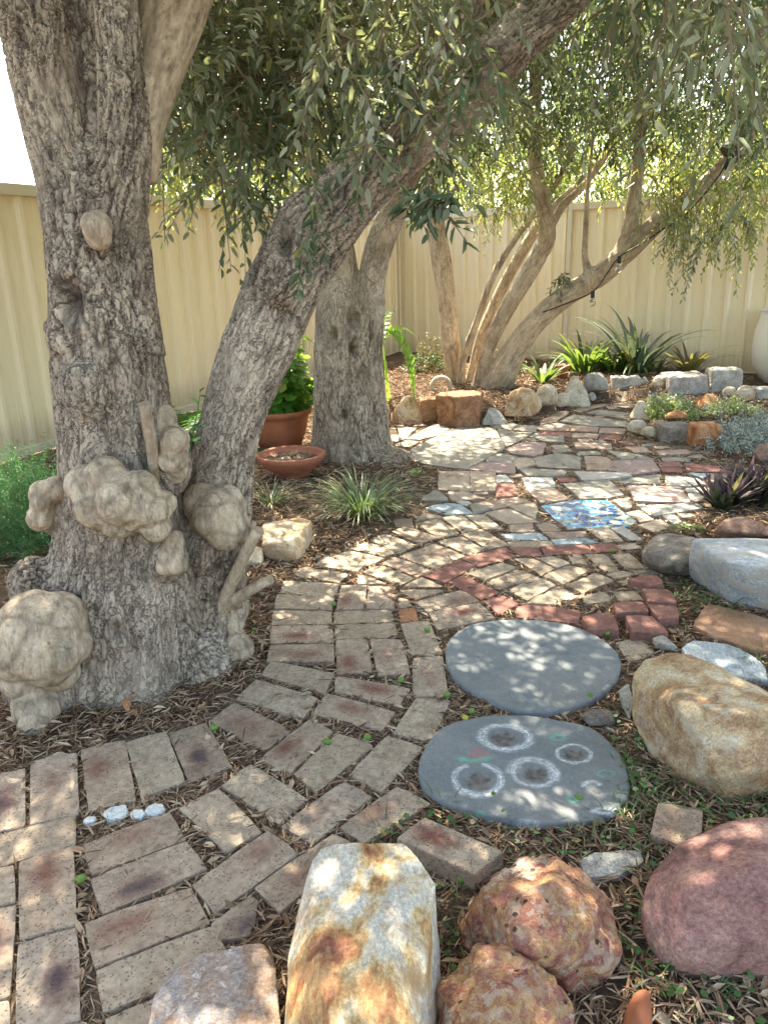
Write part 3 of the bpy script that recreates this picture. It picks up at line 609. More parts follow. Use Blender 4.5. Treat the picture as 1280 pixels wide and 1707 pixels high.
# ------------------------------------------------------------------ ground
def ground_z(x, y):
    return 0
def build_ground():
    fine = np.arange(-3.6, 5.2, .04); fy = np.arange(.3, 11, .04)
    xs = np.concatenate([-np.geomspace(60, 3.7, 18), fine, np.geomspace(5.3, 60, 18)])
    ys = np.concatenate([-np.geomspace(60, .35, 22) + .3 - .0, fy, np.geomspace(11.1, 80, 18)])
    ys = np.unique(np.round(ys, 4)); xs = np.unique(np.round(xs, 4))
    X, Y = np.meshgrid(xs, ys); Z = np.zeros_like(X)
    inp = inpoly_np(X, Y, PATHW)
    near = (X > -3.6) & (X < 5.2) & (Y > 0) & (Y < 11)
    it = np.nonzero(near)
    n = np.array([noise.fractal(Vector((a * 3, b_ * 3, 0)), 1, 2, 4) * .012 + noise.noise(Vector((a * 14, b_ * 14, 4))) * .005 for a, b_ in zip(X[it], Y[it])])
    Z[it] = n
    Z = np.where(inp, -.015 + Z * .3, Z - .004)
    # the planting beds behind the rock edging lie a little higher
    bed = inpoly_np(X, Y, [tuple(P(x, y))[:2] for x, y in [(645,700),(850,700),(1000,668),(1240,645),(1500,640),(1500,560),(640,560)]])
    Z = np.where(bed, Z + .07, Z)
    Z = np.where(near, Z, -.01)
    ny, nx = X.shape; idx = np.arange(ny * nx).reshape(ny, nx)
    f = np.stack([idx[:-1, :-1], idx[:-1, 1:], idx[1:, 1:], idx[1:, :-1]], -1).reshape(-1, 4)
    fin = inp[:-1, :-1].reshape(-1)
    me = np_mesh('ground', np.stack([X, Y, Z], -1).reshape(-1, 3), f, 4, fin.astype(np.int32)); smooth(me)
    props(link('ground', me, [M_SOIL, M_BED]), kind='structure')
build_ground()
print('ground')

# ------------------------------------------------------------------ rocks
def rock(name, label, hull, mat, cat='rock', group=None, vox=None, amp=.03, sm=2, fr=1.0, cuts=14, cr_=(.86, .985)):
    hull = [Vector(h) for h in hull]; lo = Vector([min(h[i] for h in hull) for i in range(3)]); hi = Vector([max(h[i] for h in hull) for i in range(3)])
    c0 = Vector(((lo.x + hi.x) / 2, (lo.y + hi.y) / 2, 0)); dim = max(hi - lo)
    bm = bmesh.new()
    for h in hull: bm.verts.new(h - c0)
    r = bmesh.ops.convex_hull(bm, input=bm.verts); bmesh.ops.delete(bm, geom=[g for g in r['geom_interior'] if isinstance(g, bmesh.types.BMVert)], context='VERTS')
    ctr = sum((v_.co for v_ in bm.verts), Vector()) / len(bm.verts)
    for _ in range(cuts):
        nn_ = Vector((random.gauss(0, 1), random.gauss(0, 1) - .3, random.gauss(0, .8) + .35)).normalized()
        sup = max((v_.co - ctr).dot(nn_) for v_ in bm.verts)
        pl = ctr + nn_ * sup * random.uniform(*cr_)
        bmesh.ops.bisect_plane(bm, geom=bm.verts[:] + bm.edges[:] + bm.faces[:], plane_co=pl, plane_no=nn_, clear_outer=True)
        bmesh.ops.contextual_create(bm, geom=[e_ for e_ in bm.edges if e_.is_boundary])
    r = bmesh.ops.convex_hull(bm, input=bm.verts); bmesh.ops.delete(bm, geom=list({g for g in r['geom_interior'] + r['geom_unused'] if isinstance(g, bmesh.types.BMVert)}), context='VERTS')
    me = voxel(bm_mesh(bm), vox or max(dim / 60, .004)); relax(me, sm, .5)
    co = get_co(me).astype(float); no = get_no(me); s = random.uniform(0, 50); A = amp * dim
    k = fr * 3.2 / dim
    d = np.array([A * (noise.fractal(Vector((c[0] * k + s, c[1] * k, c[2] * k)), 1, 2.1, 4) * .6
                       + .55 * (abs(noise.noise(Vector((c[0] * k * 1.4, c[1] * k * 1.4 + s, c[2] * k * 1.4)))) - .3)
                       - .25 * max(0, noise.noise(Vector((c[0] * k * 4, c[1] * k * 4 + s, c[2] * k * 4))))) for c in co])
    set_co(me, co + no * d[:, None]); smooth(me)
    return props(link(name, me, mat, None, c0), label, cat, group)
def H(lst):       # hull points given as (px, py, height above the ground)
    return [P(x, y, z) for x, y, z in lst]
GR = 'large foreground edging rocks'
rock('edging_rock', 'tall white quartz rock streaked with rust, foreground centre', H([(512,1440,.20),(535,1412,.205),(560,1405,.21),(672,1400,.21),(698,1432,.20),(728,1475,.18),(733,1560,.10),(728,1680,.02),(500,1500,.16),(480,1600,.13),(470,1760,.12),(740,1780,-.03),(690,1800,.15),(560,1810,.17),(480,1800,-.03),(640,1600,.215),(540,1700,.20),(660,1760,.185),(500,1600,-.03),(690,1550,-.03)]), M_ST['quartz'], group=GR, amp=.014, vox=.004, cuts=5, cr_=(.92, .97), sm=0)
rock('edging_rock', 'flat rusty grey stone in the bottom left corner of the rocks', H([(265,1632,.05),(330,1592,.055),(440,1570,.06),(462,1612,.065),(474,1740,.06),(242,1700,.045),(235,1800,.04),(470,1830,.05),(300,1600,-.04),(450,1590,-.04),(240,1850,-.04),(480,1850,-.04),(360,1700,.075)]), M_ST['flatrust'], group=GR, amp=.025, vox=.005)
rock('edging_rock', 'knobbly red and yellow rock, right of the white quartz rock', H([(790,1482,.10),(870,1425,.13),(930,1428,.135),(1010,1480,.11),(1035,1560,.06),(1030,1640,.0),(965,1668,-.02),(765,1520,.05),(755,1590,-.03),(820,1500,.15),(900,1490,.17),(975,1550,.14),(880,1590,.15),(1000,1620,.05),(900,1640,-.04),(850,1480,-.04),(1000,1500,-.04)]), M_ST['jasper'], group=GR, amp=.05, vox=.0045, fr=1.9, cuts=12, sm=1)
rock('edging_rock', 'pitted red rock cut off by the bottom edge, beside the quartz', H([(722,1720,.05),(732,1642,.09),(795,1575,.12),(830,1568,.125),(900,1600,.12),(950,1660,.08),(975,1740,.03),(840,1660,.15),(780,1780,.14),(900,1780,.12),(720,1800,-.03),(980,1800,-.03),(800,1620,-.03),(900,1640,-.03)]), M_ST['jasper'], group=GR, amp=.05, vox=.0045, fr=2.0, cuts=12, sm=1)
rock('edging_rock', 'large smooth purple-red boulder in the lower right corner', H([(1062,1530,.06),(1080,1455,.11),(1140,1400,.15),(1200,1368,.17),(1280,1360,.18),(1370,1400,.17),(1420,1500,.10),(1065,1600,.0),(1130,1640,-.02),(1280,1655,-.03),(1400,1640,-.03),(1160,1480,.20),(1260,1450,.23),(1340,1500,.19),(1180,1580,.10),(1280,1570,.12),(1070,1570,-.04),(1100,1480,-.04),(1300,1420,-.04),(1420,1560,-.03)]), M_ST['purple'], group=GR, amp=.032, sm=30, vox=.006, cuts=5, fr=.8)
rock('edging_rock', 'big angular tan boulder beside the two round stepping stones', H([(1045,1140,.13),(1072,1100,.17),(1112,1088,.19),(1150,1090,.20),(1210,1115,.21),(1330,1190,.21),(1400,1260,.12),(1050,1200,.05),(1060,1225,.0),(1110,1292,-.01),(1212,1346,-.02),(1240,1342,-.02),(1250,1290,.10),(1285,1270,.06),(1075,1150,.15),(1140,1180,.20),(1230,1190,.21),(1200,1300,.07),(1130,1160,-.04),(1330,1180,-.04),(1350,1300,-.03),(1390,1280,.0)]), M_ST['golden'], group=GR, amp=.018, vox=.0045, cuts=8, cr_=(.86, .95), sm=0, fr=1.5)
rock('edging_rock', 'rough brown-grey rock touching the left end of the blue block', H([(1066,918,.10),(1085,893,.13),(1120,888,.14),(1160,892,.15),(1165,925,.13),(1150,960,.02),(1110,962,-.01),(1072,942,.03),(1100,930,.12),(1070,930,-.04),(1160,910,-.04),(1100,905,-.04)]), M_ST['dark'], group='stones edging the right bed', amp=.03)
rock('edging_rock', 'long pale blue-grey stone block at the right path edge', H([(1152,896,.21),(1290,900,.21),(1400,915,.21),(1190,925,.20),(1208,935,.21),(1420,965,.21),(1145,942,.10),(1150,965,-.0),(1196,1006,-.02),(1205,1005,-.0),(1300,1030,-.02),(1420,1060,-.03),(1160,920,-.04),(1380,900,-.04)]), M_ST['blue'], group='stones edging the right bed', amp=.010, sm=1, cuts=3)
rock('edging_rock', 'reddish brown rock behind the blue block, under the purple plant', H([(1188,885,.10),(1205,865,.14),(1240,860,.15),(1275,875,.14),(1300,892,.12),(1270,905,.03),(1200,900,.03),(1190,900,-.03),(1290,905,-.03),(1230,890,-.03),(1230,870,-.03)]), M_ST['redrock'], group='stones edging the right bed', amp=.03)
rock('garden_stone', 'flat-topped buff sandstone block beside the left olive trunk', H([(438,872,.10),(500,861,.10),(520,868,.10),(482,906,.10),(437,905,.10),(440,934,.0),(500,940,.0),(522,905,.0),(445,905,-.02),(508,905,-.02)]), M_ST['tan'], amp=.014, sm=1)
rock('garden_stone', 'small half-buried grey-cream stone left of the buff block', H([(400,930,.04),(420,908,.06),(438,915,.06),(440,940,.02),(405,945,0),(440,950,-.02),(400,925,-.03),(440,915,-.03)]), M_ST['cream'], amp=.02)
rock('garden_stone', 'mottled grey pebble between red bricks and the tan boulder', H([(1085,1064,.03),(1105,1058,.035),(1130,1078,.035),(1125,1088,.01),(1095,1084,.01),(1090,1070,-.02),(1125,1085,-.02),(1105,1065,-.02),(1100,1072,.04)]), M_ST['grey'], amp=.02, sm=5)
rock('garden_stone', 'low dull brown stone between the two round stepping stones', H([(965,1195,.02),(990,1180,.03),(1025,1185,.03),(1032,1210,.01),(980,1213,.0),(970,1190,-.02),(1030,1190,-.02),(1000,1196,.035)]), M_ST['dark'], amp=.02, sm=5)
rock('garden_stone', 'small grey chip against the left foot of the tan boulder', H([(1030,1150,.03),(1048,1138,.04),(1058,1170,.03),(1050,1205,.02),(1035,1180,0),(1040,1150,-.02),(1055,1190,-.02)]), M_ST['grey'], amp=.02, sm=3)
rock('terracotta_shard', 'pointed terracotta shard at the bottom edge beside the red rock', H([(1040,1690,.03),(1062,1650,.035),(1080,1645,.035),(1090,1690,.03),(1085,1750,.03),(1035,1750,.03),(1035,1720,.01),(1062,1700,.045),(1050,1670,-.01),(1085,1680,-.01),(1085,1760,-.01),(1035,1760,-.01)]), M_TERRA, cat='terracotta piece', amp=.01, sm=8)
def small_rock(x0, y0, x1, y1, kind, mat, label, group=None, zb=0.0):
    b0 = P((x0 + x1) / 2, y1 - 2, zb); k = mpp(b0); w_ = (x1 - x0) * k; Hh = (y1 - y0) * k
    dep = w_ * random.uniform(.6, .85); d = ray((x0 + x1) / 2, y1).normalized(); th = math.asin(-d.z)
    h = max(.25 * w_, (Hh - dep * .7 * math.sin(th)) / math.cos(th)); c0 = b0 + Vector((0, dep / 2, 0))
    pts = []
    if kind == 'block':
        for sx in (-1, 1):
            for sy in (-1, 1):
                for z in (0, 1):
                    pts.append((sx * w_ / 2 * random.uniform(.9, 1), sy * dep / 2 * random.uniform(.85, 1), (h * random.uniform(.88, 1)) if z else -.03))
    elif kind == 'hex':
        for i in range(6):
            a = i * math.pi / 3 + .3
            for z in (-.03, h): pts.append((w_ / 2 * math.cos(a) * (1.02 if z > 0 else .97), dep * .55 * math.sin(a), z * random.uniform(.95, 1)))
    elif kind == 'tri':
        pts = [(-w_ / 2, -dep / 2, 0), (w_ / 2, -dep / 2, 0), (-w_ / 2, dep / 2, 0), (w_ / 2, dep / 2, 0), (-w_ * .18, 0, h), (w_ * .05, .1 * dep, h * .97), (-w_ * .42, -dep * .3, h * .35), (w_ * .42, -.2 * dep, h * .4), (-w_ * .3, .3 * dep, h * .6)]
    elif kind == 'lean':
        pts = [(-w_ / 2, -dep / 2, 0), (w_ / 2, -dep / 2, -.02), (-w_ * .4, dep / 2, 0), (w_ / 2, dep / 2, 0), (w_ * .05, 0, h), (w_ * .3, 0, h * .86), (-w_ * .42, -dep * .2, h * .35), (w_ * .47, 0, h * .45), (0, dep * .3, h * .8)]
    else:
        for i in range(22):
            a = random.uniform(0, 6.283); e = random.uniform(-.3, 1.35)
            pts.append((w_ / 2 * math.cos(a) * math.cos(e) ** .6, dep / 2 * math.sin(a) * math.cos(e) ** .6, h * (.30 + .70 * math.sin(e))))
        pts += [(-w_ / 2, 0, h * .3), (w_ / 2, 0, h * .35), (0, 0, h)]
    return rock('edging_rock', label, [c0 + Vector(p) for p in pts], M_ST[mat], 'rock', group, amp=.03, sm=3 if kind != 'round' else 5, vox=max(w_ / 34, .006), cuts=10 if kind != 'hex' else 2)
G2 = 'rocks edging the rear bed'; G3 = 'rocks around the right bed'
for a in [
 (630,662,650,712,'lean','golden','narrow golden rock half hidden behind the middle olive trunk',G2),
 (648,655,706,709,'lean','golden','leaning tan rock between the middle trunk and hanging leaf tip',G2),
 (699,660,730,706,'block','brown','dark brown block behind the hanging leaf tip',G2),
 (727,653,812,713,'hex','brown','six-sided orange-brown rock with a sunlit flat top',G2),
 (803,679,846,710,'tri','grey','low grey triangular stone right of the six-sided rock',G2),
 (842,645,908,706,'round','golden','rounded pale golden boulder in front of the leaning stem',G2),
 (893,640,935,693,'round','cream','cream rock just behind the rounded golden boulder',G2),
 (922,655,956,686,'round','cream','low tan stone left of the pointed cream rock',G2),
 (940,625,986,681,'tri','cream','pointed cream rock in the middle of the rear edging',G2),
 (972,620,1023,672,'round','grey','large pale grey rock right of the pointed cream rock',G2),
 (979,655,996,674,'round','grey','tiny grey stone at the foot of the pale grey rock',G2),
 (1019,628,1046,663,'block','grey','upright grey stone, first right of the large pale rock',G2),
 (1042,627,1068,660,'block','grey','upright grey stone, second right of the large pale rock',G2),
 (1064,628,1091,656,'tri','grey','upright grey stone, third right of the large pale rock',G2),
 (1087,626,1120,659,'round','cream','buff rock left of the long grey blocks',G2),
 (1114,622,1186,661,'block','grey','longer left one of two flat grey limestone blocks',G2),
 (1184,613,1238,657,'block','grey','rough right one of two flat grey limestone blocks',G2),
 (1055,667,1091,702,'tri','cream','upright buff rock left of the white-flowered plant',G3),
 (1047,700,1083,729,'round','cream','rounded cream rock at the path corner of the right bed',G3),
 (1068,711,1099,735,'round','cream','small buff rock between cream corner rock and grey rock',G3),
 (1088,700,1112,722,'round','tan','tiny tan rock behind the dark grey rock',G3),
 (1104,705,1156,741,'block','dark','dark grey rock with a pale patch at the right bed edge',G3),
 (1112,685,1152,711,'round','orange','orange rock directly above the dark grey rock',G3),
 (1152,703,1202,747,'block','orange','large orange rock beside the silver bush',G3),
 (1168,655,1222,686,'tri','orange','rusty orange rock at the back of the right bed',G3),
 (1205,645,1232,668,'round','cream','cream rock behind the rusty orange rock',G3),
 (1228,643,1262,674,'round','tan','tan rock behind the silver bush, left of the whitish one',G3),
 (1258,645,1300,668,'block','grey','whitish rock at the right picture edge below the pot',G3),
 (1258,740,1300,778,'round','redrock','dark reddish rock half under the silver bush at right',G3),
]: small_rock(*a)
small_rock(1182,586,1212,620,'round','redrock','pinkish rough rock beside the rear bromeliad',None,.05)
# white quartz chips in a gap
for i, (x, y, w_) in enumerate([(150,1368,26), (193,1356,50), (230,1358,30), (258,1350,40)]):
    p = P(x, y, .0); k = mpp(p) * w_ / 2
    rock('quartz_chip', ['white quartz chip, leftmost of four in the brick gap','largest white quartz chip in the brick gap','white quartz chip right of the largest one in the gap','white quartz chip, rightmost of four in the brick gap'][i],
         [p + Vector((k * math.cos(a) * random.uniform(.8, 1), k * .75 * math.sin(a), z)) for a in [j * 1.05 for j in range(6)] for z in (-.02, .002 + random.uniform(0, .006))], M_ST['white'], 'stone', 'white quartz chips between bricks', amp=.04, sm=4, vox=.0022)
for i, (x, y, w_) in enumerate([(584,972,12), (700,1014,15), (720,1006,10), (484,1328-100,14)]):
    p = P(x, y, -.01); k = mpp(p) * w_ / 1.6
    rock('gap_pebble', ['grey pebble in the gap at the top of the left edge row','larger grey pebble beside the small orange brick','smaller grey pebble beside the small orange brick','grey pebble in the joint below the edge row'][i],
         [p + Vector((k * math.cos(a), k * .8 * math.sin(a), z)) for a in [j * 1.05 for j in range(6)] for z in (-.02, .004)], M_ST['grey'], 'pebble', 'pebbles in brick joints', amp=.04, sm=4, vox=.0022)
print('rocks')

# ------------------------------------------------------------------ fences
A0 = P(-60, 299, 1.8); A1 = P(370, 339, 1.8); CRN = P(668, 593.5, 0); BR1 = P(1200, 629, 0)
dirL = Vector((CRN.x - A0.x, CRN.y - A0.y, 0)).normalized(); dirB = Vector((BR1.x - CRN.x, BR1.y - CRN.y, 0)).normalized()
print('fence', A0, A1, CRN, BR1)
def fence(name, start, d, length, label, flip):
    n = Vector((d.y, -d.x, 0)) * flip     # towards the garden
    ang = math.atan2(d.y, d.x); t = thing(name, (start.x, start.y, 0), label, 'fence', 'cream steel fences', ang)
    f = 1 if n.dot(Vector((-math.sin(ang), math.cos(ang), 0))) > 0 else -1
    bay = 2.37; nb = int(length / bay + .5)
    def box(x0, x1, y0, y1, z0, z1, nm, mt, bev=.004):
        bm = bmesh.new(); bmesh.ops.create_cube(bm, size=1)
        for v_ in bm.verts: v_.co = Vector((x0 + (v_.co.x + .5) * (x1 - x0), y0 + (v_.co.y + .5) * (y1 - y0), z0 + (v_.co.z + .5) * (z1 - z0)))
        bmesh.ops.bevel(bm, geom=bm.edges[:], offset=bev, segments=2, affect='EDGES'); return link(nm, bm_mesh(bm), mt, t)
    for i in range(nb):
        x0 = i * bay + .03; x1 = (i + 1) * bay - .03
        prof = []; x = x0; per = .196
        while x < x1 - .02:
            prof += [(x, 0), (x + .070, 0), (x + .074, .003), (x + .078, 0), (x + .118, 0), (x + .135, .030), (x + .165, .030), (x + .182, 0)]; x += per
        prof = [p for p in prof if p[0] <= x1] + [(x1, 0)]
        vs = []; fs = []
        for k, th in enumerate((0, -.0015)):
            for z in (.06, 1.74): vs += [(px, f * (py - .012 + th), z) for px, py in prof]
        m = len(prof)
        for j in range(m - 1): fs += [(j, j + 1, m + j + 1, m + j), (2 * m + j + 1, 2 * m + j, 3 * m + j, 3 * m + j + 1), (m + j, m + j + 1, 3 * m + j + 1, 3 * m + j), (j + 1, j, 2 * m + j, 2 * m + j + 1)]
        me = bpy.data.meshes.new('p'); me.from_pydata(vs, [], fs); link('fence_panel', me, M_FENCE, t)
        box(x0, x1, -.022 if f > 0 else -.036, .036 if f > 0 else .022, 1.725, 1.80, 'top_rail', M_CAP)
        box(x0, x1, -.021 if f > 0 else -.034, .034 if f > 0 else .021, .02, .075, 'bottom_rail', M_CAP)
    for i in range(nb + 1): box(i * bay - .028, i * bay + .028, -.03, .03, -.1, 1.815, 'fence_post', M_CAP)
LF0 = Vector((CRN.x, CRN.y, 0)) - dirL * 11.9
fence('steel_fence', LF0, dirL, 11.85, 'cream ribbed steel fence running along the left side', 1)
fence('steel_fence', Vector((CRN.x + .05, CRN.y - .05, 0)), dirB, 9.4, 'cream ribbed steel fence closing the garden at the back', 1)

# ------------------------------------------------------------------ trees: woody parts
def tube(bm, pts, seg=14):
    """pts: list of (Vector, radius) closed tube"""
    rings = []; n = len(pts); up = Vector((.3, .1, 1))
    for i, (p, r_) in enumerate(pts):
        t = (pts[min(i + 1, n - 1)][0] - pts[max(i - 1, 0)][0]).normalized()
        a = t.cross(Vector((0, 1, 0.01))).normalized(); b2 = t.cross(a)
        rings.append([bm.verts.new(p + (a * math.cos(2 * math.pi * k / seg) + b2 * math.sin(2 * math.pi * k / seg)) * r_) for k in range(seg)])
    for i in range(n - 1):
        for k in range(seg): bm.faces.new((rings[i][k], rings[i][(k + 1) % seg], rings[i + 1][(k + 1) % seg], rings[i + 1][k]))
    bm.faces.new(rings[0][::-1]); bm.faces.new(rings[-1])
def spline(pts, step=.06):
    out = []
    for i in range(len(pts) - 1):
        p0 = pts[max(0, i - 1)]; p1 = pts[i]; p2 = pts[i + 1]; p3 = pts[min(len(pts) - 1, i + 2)]
        m = max(2, int((p2[0] - p1[0]).length / step))
        for j in range(m):
            t = j / m; q = .5 * ((2 * p1[0]) + (p2[0] - p0[0]) * t + (2 * p0[0] - 5 * p1[0] + 4 * p2[0] - p3[0]) * t * t + (3 * p1[0] - p0[0] - 3 * p2[0] + p3[0]) * t ** 3)
            out.append((q, p1[1] + (p2[1] - p1[1]) * t))
    out.append(pts[-1]); return out
def stem(lst):      # (px, py, Y, width in photo pixels)
    r_ = []
    for x, y, Y, w_ in lst: p = W(x, y, Y); r_.append((p, w_ / 2 * mpp(p)))
    return spline(r_)
def woody(name, stems, balls, mat, parent, vox, crack_amp, crack_sc, lump, origin, smoothbark=False, upz=None, dents=()):
    bm = bmesh.new()
    for s in stems: tube(bm, s)
    for c_, r_ in balls:
        m = Matrix.Translation(c_) @ Matrix.Diagonal((*(r_ if hasattr(r_, '__len__') else (r_,) * 3), 1))
        bmesh.ops.create_icosphere(bm, subdivisions=3, radius=1, matrix=m)
    me = voxel(bm_mesh(bm), vox); relax(me, 6, .5)
    co = get_co(me).astype(float)
    # bark coordinates: straighten along the nearest stem
    SP = np.array([[*p] for s in stems for p, _ in s[:-1]]); SD = np.array([[*(s[i + 1][0] - s[i][0]).normalized()] for s in stems for i in range(len(s) - 1)]) if stems else None
    no = get_no(me).astype(float)
    bk = co.copy()
    if stems:
        idx = np.empty(len(co), np.int64)
        for a in range(0, len(co), 20000):
            d = ((co[a:a + 20000, None, :] - SP[None]) ** 2).sum(-1); idx[a:a + 20000] = d.argmin(1)
        rr = co - SP[idx]; T = SD[idx]; 
        SL = np.concatenate([np.cumsum([0] + [(s[i + 1][0] - s[i][0]).length for i in range(len(s) - 2)]) + 3.7 * q for q, s in enumerate(stems)])
        z = SL[idx] + (rr * T).sum(1)
        # stable perpendicular frame
        X = np.cross(np.array([[0, 1, 0.]]), T); X /= np.linalg.norm(X, axis=1)[:, None]; Yv = np.cross(T, X)
        bk = np.stack([(rr * X).sum(1), (rr * Yv).sum(1), z], 1)
    V = Vector; crack = np.zeros(len(co)); disp = np.zeros(len(co))
    for i in range(len(co)):
        x, y, z = bk[i]
        if not smoothbark:
            wx = .05 * noise.noise(V((x * 7, y * 7, z * 4))); wy = .05 * noise.noise(V((x * 7 + 9, y * 7, z * 4)))
            q = V(((x + wx * .6) * crack_sc, (y + wy * .6) * crack_sc, (z + wy) * crack_sc * .20))
            r1 = 1 - min(1, abs(noise.noise(q)) / .11); r2 = 1 - min(1, abs(noise.noise(V((q.x * 1.9 + 3, q.y * 1.9, q.z * 2.4)))) / .11)
            r3 = 1 - min(1, abs(noise.noise(V((q.x * .8, q.y * .8 + 9, q.z * 5.5)))) / .08)
            ck = max(r1, r2 * .8, r3 * .55); ck = ck * ck * (3 - 2 * ck)
            area = min(1, max(.35, .9 + 1.6 * noise.noise(V((x * 2.4, y * 2.4 + 5, z * 1.6)))))
            crack[i] = ck * area; disp[i] = -crack_amp * ck * area
            disp[i] += lump * (noise.noise(V((x * 7, y * 7, z * 1.7))) * 1.0 + .6 * noise.noise(V((x * 16, y * 16, z * 3))))
        else:
            g = noise.noise(V((x * 11, y * 11, z * 11))); d, _ = noise.voronoi(V((x * crack_sc, y * crack_sc, z * crack_sc)))
            e = min(1, (d[1] - d[0]) / .35); disp[i] = lump * (g + .4 * noise.noise(V((x * 30, y * 30, z * 30)))) + crack_amp * (math.sqrt(e) - 1)
            n3 = noise.noise(V((x * 22, y * 22, z * 9))); q = V((x * 10 + .8 * noise.noise(V((x * 20, y * 20, z * 20))), y * 10, z * 7)); rg = max(0, 1 - abs(noise.noise(q)) / .035) * max(0, min(1, .6 + 2.5 * noise.noise(V((x * 5, y * 5 + 3, z * 5)))))
            crack[i] = max(0, 1 - e * 1.8) * .9 + max(0, n3 - .35) * 1.6 + rg * (1.3 if crack_amp > .0025 and name == 'burl' else .3); disp[i] -= .0035 * rg; disp[i] += .0016 * noise.noise(V((x * 70, y * 70, z * 70)))
    up = np.zeros(len(co))
    if upz:
        nz = np.array([noise.noise(V(c_) * 3.5) + .6 * noise.noise(V(c_) * V((12, 12, 4))) for c_ in co]); up = np.clip((co[:, 2] + nz * .45 - upz[0]) / (upz[1] - upz[0]), 0, 1); disp *= 1 - .75 * up; crack *= 1 - .8 * up
    for c_, r_, dp in dents:      # old pruning hollows
        q = (co - np.array(c_)) / np.array([r_, r_ * 2.2, r_ * 1.7]); g_ = np.exp(-(q ** 2).sum(1) ** 1.3); rim = np.exp(-((np.sqrt((q ** 2).sum(1)) - 1.5) / .35) ** 2)
        disp += -dp * g_ + dp * .22 * rim; crack = np.maximum(crack, g_ * 1.1)
    co += no * disp[:, None]; o_ = np.array(origin)
    set_co(me, co - o_)
    a = me.attributes.new('bk', 'FLOAT_VECTOR', 'POINT'); a.data.foreach_set('vector', bk.astype(np.float32).ravel())
    a = me.attributes.new('crack', 'FLOAT', 'POINT'); a.data.foreach_set('value', np.clip(crack, 0, 1).astype(np.float32))
    a = me.attributes.new('up', 'FLOAT', 'POINT'); a.data.foreach_set('value', up.astype(np.float32))
    smooth(me); return link(name, me, mat, parent)
def ball(px, py, Y, r_, sx=1, sy=1, sz=1):
    p = W(px, py, Y); k = mpp(p) * r_; return (p, (k * sx, k * sy, k * sz))

T1 = Vector((P(205, 1130).x, 2.28, 0))
tree1 = thing('olive_tree', T1, 'gnarled old olive at left with pale burls and a leaning second stem', 'tree', 'olive trees around the path')
s1 = stem([(205,1260,2.3,350),(205,1160,2.3,300),(208,1060,2.3,262),(205,960,2.3,250),(205,860,2.3,215),(195,760,2.3,194),(186,640,2.3,182),(172,520,2.3,176),(160,400,2.32,172),(150,310,2.34,166),(146,220,2.40,146),(142,60,2.42,120),(140,-120,2.44,100)])
s1a = stem([(168,560,2.31,60),(152,450,2.31,92),(128,345,2.3,106),(100,230,2.3,112),(76,120,2.3,118),(55,0,2.3,118),(35,-120,2.3,120),(0,-300,2.35,105)])
s1b = stem([(185,560,2.31,60),(185,450,2.3,84),(194,340,2.28,96),(203,230,2.28,92),(200,120,2.3,84),(192,0,2.32,80),(168,-140,2.4,95),(190,-320,2.5,85)])
s1c = stem([(225,300,2.35,70),(240,200,2.35,76),(262,110,2.4,96),(285,30,2.45,112),(318,-60,2.5,108),(380,-200,2.6,90)])
s2 = stem([(330,1130,2.42,120),(345,1020,2.42,115),(352,940,2.40,118),(362,850,2.40,112),(375,760,2.42,102),(398,670,2.44,108),(430,580,2.46,122),(465,490,2.50,134),(512,410,2.54,132),(580,325,2.60,112),(660,245,2.68,98),(750,175,2.78,92),(830,95,2.9,88),(915,15,3.0,84),(1010,-80,3.1,78),(1150,-220,3.3,70)])
s2b = stem([(700,215,2.76,80),(735,130,2.86,66),(770,40,2.96,58),(810,-60,3.1,52)])
s2c = stem([(430,560,2.5,50),(450,440,2.5,56),(468,390,2.52,48),(500,345,2.56,60),(545,330,2.6,70)])
woody('trunk', [s1, s1a, s1b, s2, s2b, s2c], [ball(195,838,2.14,66,1.25,.7,.85), ball(288,765,2.18,34,1,1,1.9), ball(284,935,2.16,32,1,1,1.2), ball(82,850,2.24,34,1,1,1.3), ball(90,1130,2.15,85,1,1,1.1), ball(320,1120,2.3,85), ball(60,980,2.2,45,1,1,1.3), ball(250,1170,2.15,90,1.2,1,.5), ball(345,900,2.36,62),
      ball(465,470,2.38,38,1,.8,1.2), ball(385,1010,2.4,30,1,1,1.6), ball(92,545,2.28,24), ball(112,565,2.2,32), ball(150,650,2.16,40,1.2,.8,1.4), ball(395,790,2.45,24)],
      M_BARK, tree1, .006, .012, 34, .014, T1, dents=[(W(190,1064,2.02), .022, .05), (W(118,500,2.15), .03, .04), (W(232,362,2.16), .02, .03), (W(470,400,2.40), .025, .04), (W(470,690,2.38), .012, .02)])
woody('limb', [s1c], [], M_BARK3, tree1, .009, .003, 18, .007, T1)
def burl(lst, amp=.0035, sc=12, vox=.005):
    woody('burl', [], lst, M_BURL, tree1, vox, amp, sc, .005, T1, True)
burl([ball(142,808,2.080,36), ball(178,795,2.060,36), ball(160,845,2.050,38), ball(200,835,2.020,42), ball(195,868,2.050,32), ball(232,815,2.050,34), ball(250,845,2.050,36), ball(272,838,2.080,24), ball(262,880,2.060,26), ball(225,862,2.050,28)])
burl([ball(58,1045,2.000,62), ball(95,1035,2.020,50), ball(30,1085,1.980,52), ball(75,1090,1.960,56), ball(118,1075,2.020,36), ball(35,1130,2.000,36), ball(125,1045,2.050,26), ball(100,1120,2.000,34)], .004, 9)
burl([ball(62,1178,2.000,42,1,1,1.1), ball(60,1212,1.950,32)], .003)
burl([ball(72,830,2.200,26,.9,1,1.3), ball(66,862,2.200,24), ball(95,815,2.200,24)], .004)
burl([ball(290,735,2.120,27), ball(288,765,2.120,27), ball(294,785,2.140,22), ball(280,705,2.160,18,1,1,1.8)], .004)
